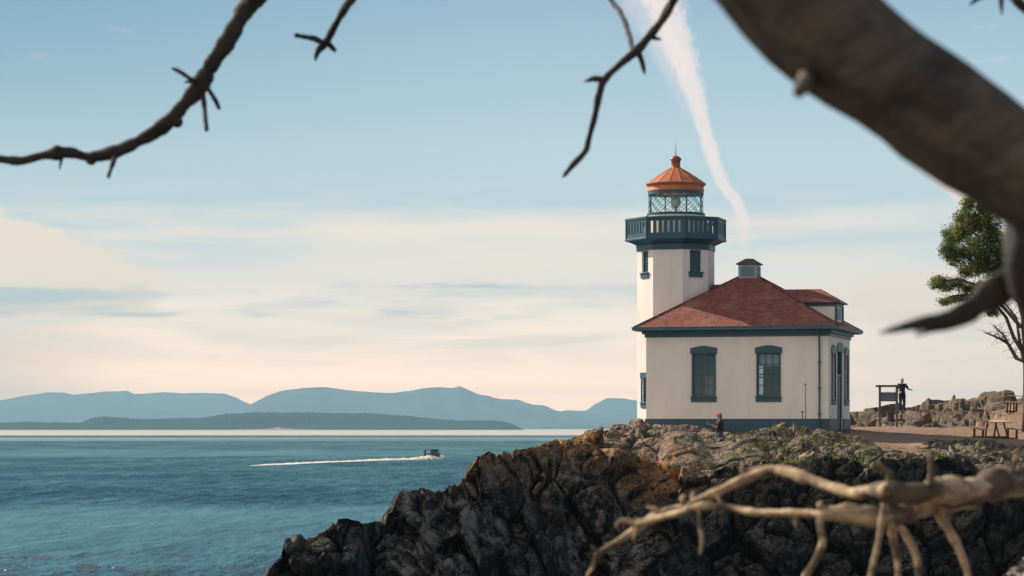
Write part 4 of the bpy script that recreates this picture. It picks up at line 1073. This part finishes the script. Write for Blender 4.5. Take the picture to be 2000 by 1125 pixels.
# bleached fallen branch at lower right, butt resting on the ground to the right
fb_base=W(2700,1250,5.2); fb_base.z=4.7
fb=empty('fallen_branch',fb_base,0,'sun-bleached fallen branch with forking twigs crossing the lower right in front of the cliff','branch')
mb=MB()
P_=[(3600,1900,60,6.0),(2700,1180,62,5.4),(2300,985,52,5.0),(2120,935,44,4.8),(2000,938,38,4.7),(1920,952,32,4.6),(1850,960,29,4.55),(1790,962,25,4.5),(1740,962,25,4.5),(1705,958,15,4.55),(1660,962,11,4.6),(1610,948,12,4.65),(1560,928,13,4.7),(1510,918,11,4.75),(1460,932,11,4.8),(1400,962,11,4.85),(1340,990,11,4.9),(1290,1004,10,4.9),(1230,1042,9,4.9),(1190,1068,8,4.9),(1158,1087,4.5,4.9)]
wood(mb,P_,rng,16,rough=.04); knot(mb,1732,957,17,4.48)
fin(mb,'main_stem',BARK_L,fb)
subs=[('side_stem',[(1900,975,20,4.6),(1830,985,20,4.6),(1770,1003,22,4.55),(1720,1010,23,4.5),(1660,1006,21,4.5),(1612,1004,16,4.5),(1590,1003,8,4.55),(1540,1002,9,4.6),(1480,1000,8,4.65),(1420,993,8,4.7),(1370,988,9,4.7),(1320,1003,8,4.75),(1280,1014,8,4.8),(1240,1022,7,4.85)]),
('twig',[(1292,1004,6,4.9),(1275,994,5,4.9),(1262,990,3,4.9)]),('twig',[(1240,1022,7,4.9),(1218,1016,6,4.9),(1205,1024,5,4.9),(1207,1036,3,4.9)]),
('twig',[(1170,1078,6,4.9),(1160,1070,4,4.9),(1155,1064,2.5,4.9)]),('twig',[(1165,1086,5,4.9),(1160,1105,4.5,4.95),(1148,1124,3.5,5),(1140,1150,3,5)]),
('twig',[(1335,985,6,4.9),(1333,972,5,4.9),(1336,965,4,4.9)]),('twig',[(1355,980,5,4.9),(1353,968,4,4.9),(1355,960,3,4.9)]),
('hanging_root',[(1364,996,8,4.7),(1368,1030,8,4.7),(1371,1062,6.5,4.7),(1366,1085,7,4.7)]),('hanging_root',[(1602,1012,13,4.5),(1604,1035,12,4.5),(1608,1060,13,4.5),(1596,1090,12,4.5),(1575,1122,11,4.5),(1550,1160,9,4.5)]),
('hanging_root',[(1728,985,14,4.4),(1722,1020,12,4.4),(1715,1065,11,4.4),(1704,1110,9,4.4),(1695,1150,8,4.4)]),('hanging_root',[(1738,1020,16,4.5),(1745,1055,13,4.5),(1752,1090,12,4.5),(1757,1150,10,4.5)]),
('hanging_root',[(1750,1020,12,4.6),(1775,1055,11,4.6),(1790,1090,11,4.6),(1797,1150,10,4.6)]),('hanging_root',[(1825,985,20,4.6),(1850,1030,15,4.6),(1872,1070,14,4.6),(1888,1110,12,4.6),(1895,1160,10,4.6)]),
('twig',[(1737,945,9,4.5),(1736,925,8,4.5),(1722,912,6.5,4.5),(1711,900,5,4.5)]),('twig',[(1708,862+12,6,4.6),(1706,862,8,4.6)]) if False else ('twig',[(1605,995,9,4.5),(1603,985,8,4.5),(1606,980,5,4.5)]),
('twig',[(1460,932,6,4.8),(1448,915,4.5,4.8),(1452,900,2.5,4.8)]),('twig',[(1560,1000,5,4.6),(1552,1018,4,4.6),(1556,1032,2,4.6)]),('twig',[(1420,995,5,4.7),(1405,978,4,4.7),(1398,962,2,4.7)]),('twig',[(1250,1025,4,4.85),(1238,1050,3,4.85),(1243,1068,2,4.85)]),
('twig',[(1818,950,8,4.5),(1818,920,6.5,4.5),(1817,893,5,4.5),(1817,886,3,4.5)]),('twig',[(1975,925,6,4.6),(1985,890,5,4.6),(1995,868,3,4.6)])]
for nm,w_ in subs:
    if nm=='hanging_root': w_=[(a,b,r*.64,q) for a,b,r,q in w_]
    mb=MB(); wood(mb,w_,rng,12 if nm!='twig' else 8,rough=.09); fin(mb,nm,BARK_L,fb)
# near boulder poking into the lower right corner
mb=MB(); bmesh.ops.create_icosphere(mb.bm,subdivisions=5,radius=1)
c=W(2030,1150,7.5)
for v in mb.bm.verts:
    p=np.array([[v.co.x,v.co.y,v.co.z]])*1.3; f,e=facet(p*2,(1,1,1),7,1.3); v.co*= .95+.22*float(f[0])
    v.co=Vector((v.co.x*.11,v.co.y*.16,v.co.z*.09))
    
bo=mb.build('boulder',rb.data.materials[0],None); bo.location=c; 
tag(bo,'grey rough rock at the bottom right corner below the fallen branch','rock')

# ------------------------------------------------------------------ people
SKIN=worn('skin',(.45,.27,.19),(.38,.22,.15),20,.6)
def cloth(n,c): return worn(n,c,tuple(x*.8 for x in c),8,.85,60,.002)
def capsule(mb,a,b,ra,rb,n=10):
    a=Vector(a);b=Vector(b); k=6; mb.tube([a.lerp(b,i/k) for i in range(k+1)],[ra+(rb-ra)*i/k for i in range(k+1)],n); mb.ball(a,ra,10); mb.ball(b,rb,10)
def remesh(o,v=.012):
    m=o.modifiers.new('remesh','REMESH'); m.mode='VOXEL'; m.voxel_size=v; m.use_smooth_shade=True
    s=o.modifiers.new('smooth','SMOOTH'); s.iterations=3; s.factor=.5
def hand(mb,w,dirv,side,curl=.35):
    """palm, four fingers of different length and a thumb from the side of the palm"""
    dirv=Vector(dirv).normalized(); s=(Vector(side)-dirv*Vector(side).dot(dirv)).normalized(); dn=dirv.cross(s)
    w=Vector(w); pc=w+dirv*.05
    for k in range(4): capsule(mb,w+s*(.012*(k-1.5)),pc+dirv*.04+s*(.019*(k-1.5)),.016,.012,6)
    for k,l in enumerate((.065,.075,.07,.052)):
        a=pc+dirv*.04+s*(.019*(k-1.5)); b=a+(dirv+dn*curl*.6).normalized()*l*.5; c=b+(dirv+dn*curl*2).normalized()*l*.5
        capsule(mb,a,b,.009,.0085,6); capsule(mb,b,c,.0085,.007,6)
    a=w+dirv*.02-s*.03; b=a+(dirv-s*.9+dn*.3).normalized()*.035; c=b+(dirv-s*.2+dn*.5).normalized()*.03
    capsule(mb,a,b,.012,.010,6); capsule(mb,b,c,.010,.008,6)
def person(loc,rz,J,label,top,legs,hair,hat=None,held=None,sleeves='short'):
    """faces -Y before turning; J: joints in metres"""
    p=empty('person',loc,rz,label,'person'); j={k:Vector(v) for k,v in J.items()}
    mb=MB(); hd=j['head']; nk=j['neck']; pv=j['pelvis']; ch=j['chest']
    capsule(mb,nk,hd-Vector((0,0,.05)),.055,.052)
    fd=Vector(J.get('face',(0,-1,0))).normalized()
    Mr=fd.to_track_quat('-Y','Z').to_matrix().to_4x4()
    mb.ball(hd,(.075,.093,.115),16,Mr); mb.ball(hd+Mr@Vector((0,-.03,-.06)),(.055,.06,.055),12,Mr)
    mb.ball(hd+Mr@Vector((0,-.098,-.015)),(.014,.022,.022),8,Mr)
    for s in (-1,1): mb.ball(hd+Mr@Vector((s*.078,.01,-.01)),(.012,.022,.032),8,Mr); mb.ball(hd+Mr@Vector((s*.032,-.086,.012)),(.014,.010,.008),8,Mr)
    mb.ball(hd+Mr@Vector((0,-.088,-.055)),(.026,.012,.009),8,Mr)
    mb.ball(ch,(.165,.105,.17),14); capsule(mb,ch,pv,.13,.125); mb.ball(pv,(.16,.11,.11),12)
    for s in 'lr':
        capsule(mb,j['sh'+s],j['el'+s],.052,.042); capsule(mb,j['el'+s],j['wr'+s],.042,.028)
        hand(mb,j['wr'+s],(j['wr'+s]-j['el'+s]),(0,0,1) if s=='l' else (0,0,1))
        capsule(mb,j['hp'+s],j['kn'+s],.085,.058); capsule(mb,j['kn'+s],j['an'+s],.058,.038)
        capsule(mb,j['an'+s]-Vector((0,0,.03)),j['an'+s]+Vector((0,-.15,-.045)),.036,.026)
    remesh(mb.build('body',SKIN,p,smooth=True),.0075)
    g=.016
    mb=MB(); mb.ball(ch,(.165+g,.105+g+.01,.175+g),14); capsule(mb,ch,pv+Vector((0,0,.02)),.135+g,.140+g)
    for s in 'lr':
        e=j['el'+s] if sleeves=='long' else j['sh'+s].lerp(j['el'+s],.75)
        capsule(mb,j['sh'+s],e,.056+g,.047+g)
        capsule(mb,ch+Vector((0,0,.07)),j['sh'+s],.07+g,.055+g)
        if sleeves=='long': capsule(mb,j['el'+s],j['el'+s].lerp(j['wr'+s],.92),.045+g,.032+g*.7)
    remesh(mb.build('shirt',top,p,smooth=True),.012)
    mb=MB(); mb.ball(pv-Vector((0,0,.02)),(.16+g*.8,.11+g,.11+g),12)
    for s in 'lr': capsule(mb,j['hp'+s],j['kn'+s],.088+g,.062+g); capsule(mb,j['kn'+s],j['an'+s]+Vector((0,0,.03)),.062+g,.046+g)
    remesh(mb.build('trousers',legs,p,smooth=True),.012)
    for s in 'lr':
        mb=MB(); capsule(mb,j['an'+s]-Vector((0,-.03,.045)),j['an'+s]+Vector((0,-.16,-.055)),.046,.038); mb.build('shoe',M['dark_metal'],p,smooth=True)
    mb=MB(); mb.ball(hd+Mr@Vector((0,.022,.022)),(.085,.095,.115),14,Mr); mb.ball(hd+Mr@Vector((0,.05,-.05)),(.075,.06,.09),12,Mr); remesh(mb.build('hair',hair,p,smooth=True),.01)
    if hat:
        mb=MB(); mb.ball(hd+Mr@Vector((0,0,.055)),(.095,.11,.085),14,Mr)
        Mx=Matrix.Translation(hd)@Mr
        mb.box(-.07,-.21,.055,.07,-.08,.07,Mx); mb.build('cap',hat,p,smooth=True,bevel=.005)
    return p,j
std=dict(head=(0,-.02,1.60),neck=(0,0,1.46),chest=(0,0,1.28),pelvis=(0,0,.95),shl=(.18,0,1.40),shr=(-.18,0,1.40),hpl=(.09,0,.90),hpr=(-.09,0,.90),knl=(.10,-.02,.49),knr=(-.10,-.02,.49),anl=(.11,.02,.08),anr=(-.11,.02,.08),ell=(.24,.03,1.12),elr=(-.24,.03,1.12),wrl=(.25,-.05,.88),wrr=(-.25,-.05,.88))
NAVY=cloth('navy_cloth',(.015,.02,.035)); BLACK=cloth('black_cloth',(.015,.014,.016)); JEAN=cloth('denim',(.03,.06,.11)); DK=worn('dark_hair',(.02,.014,.012),(.03,.02,.015),20,.5); BR=worn('brown_hair',(.10,.045,.025),(.07,.03,.02),20,.5); PINK=cloth('pink_cap_cloth',(.75,.16,.17)); WHT=cloth('white_cloth',(.7,.68,.64))
# photographer in front of the house, turned left, phone raised
g=W(1406,884,104.4); z0=W(0,805.5,104.4).z-1.74
J=dict(std); J.update(ell=(.20,-.20,1.14),elr=(-.20,-.20,1.14),wrl=(.07,-.42,1.25),wrr=(-.07,-.44,1.27),face=(0,-1,-.05))
pp,_=person((g.x,g.y,z0),R(-78),J,'person in a pink cap and black shirt holding up a phone before the house wall',BLACK,JEAN,DK,PINK)
mb=MB(); mb.box(-.075,-.535,1.27,.075,-.520,1.36); ph=mb.build('phone',M['dark_metal'],None,bevel=.004); ph.location=pp.location; ph.rotation_euler=pp.rotation_euler
tag(ph,'dark phone held up in both hands by the person in the pink cap','phone')
# person on the rocks by the notice board
g=W(1762,804,131.5); 
J=dict(std); J.update(ell=(.33,-.02,1.17),wrl=(.38,-.28,1.14),elr=(-.27,.02,1.14),wrr=(-.20,-.16,1.05))
pz=ground(g.x,g.y)-.01; person((g.x,g.y,pz),R(12),J,'person in dark clothes standing on the rocks just right of the notice board',NAVY,cloth('dark_trousers',(.012,.025,.05)),BR,sleeves='short')
# figure sitting behind the outcrop
g=W(1863,780,139.5); zz=W(0,772,139.5).z-1.05
J=dict(head=(.0,-.02,.93),neck=(0,0,.80),chest=(0,0,.62),pelvis=(0,.05,.28),shl=(.17,0,.74),shr=(-.17,0,.74),hpl=(.09,0,.25),hpr=(-.09,0,.25),knl=(.12,-.40,.42),knr=(-.12,-.40,.42),anl=(.12,-.55,.08),anr=(-.12,-.55,.08),ell=(.22,-.12,.5),elr=(-.22,-.12,.5),wrl=(.12,-.33,.50),wrr=(-.12,-.33,.50))
person((g.x,g.y,zz),R(-60),J,'person in a white top with brown hair sitting behind the rock ridge',WHT,JEAN,BR)
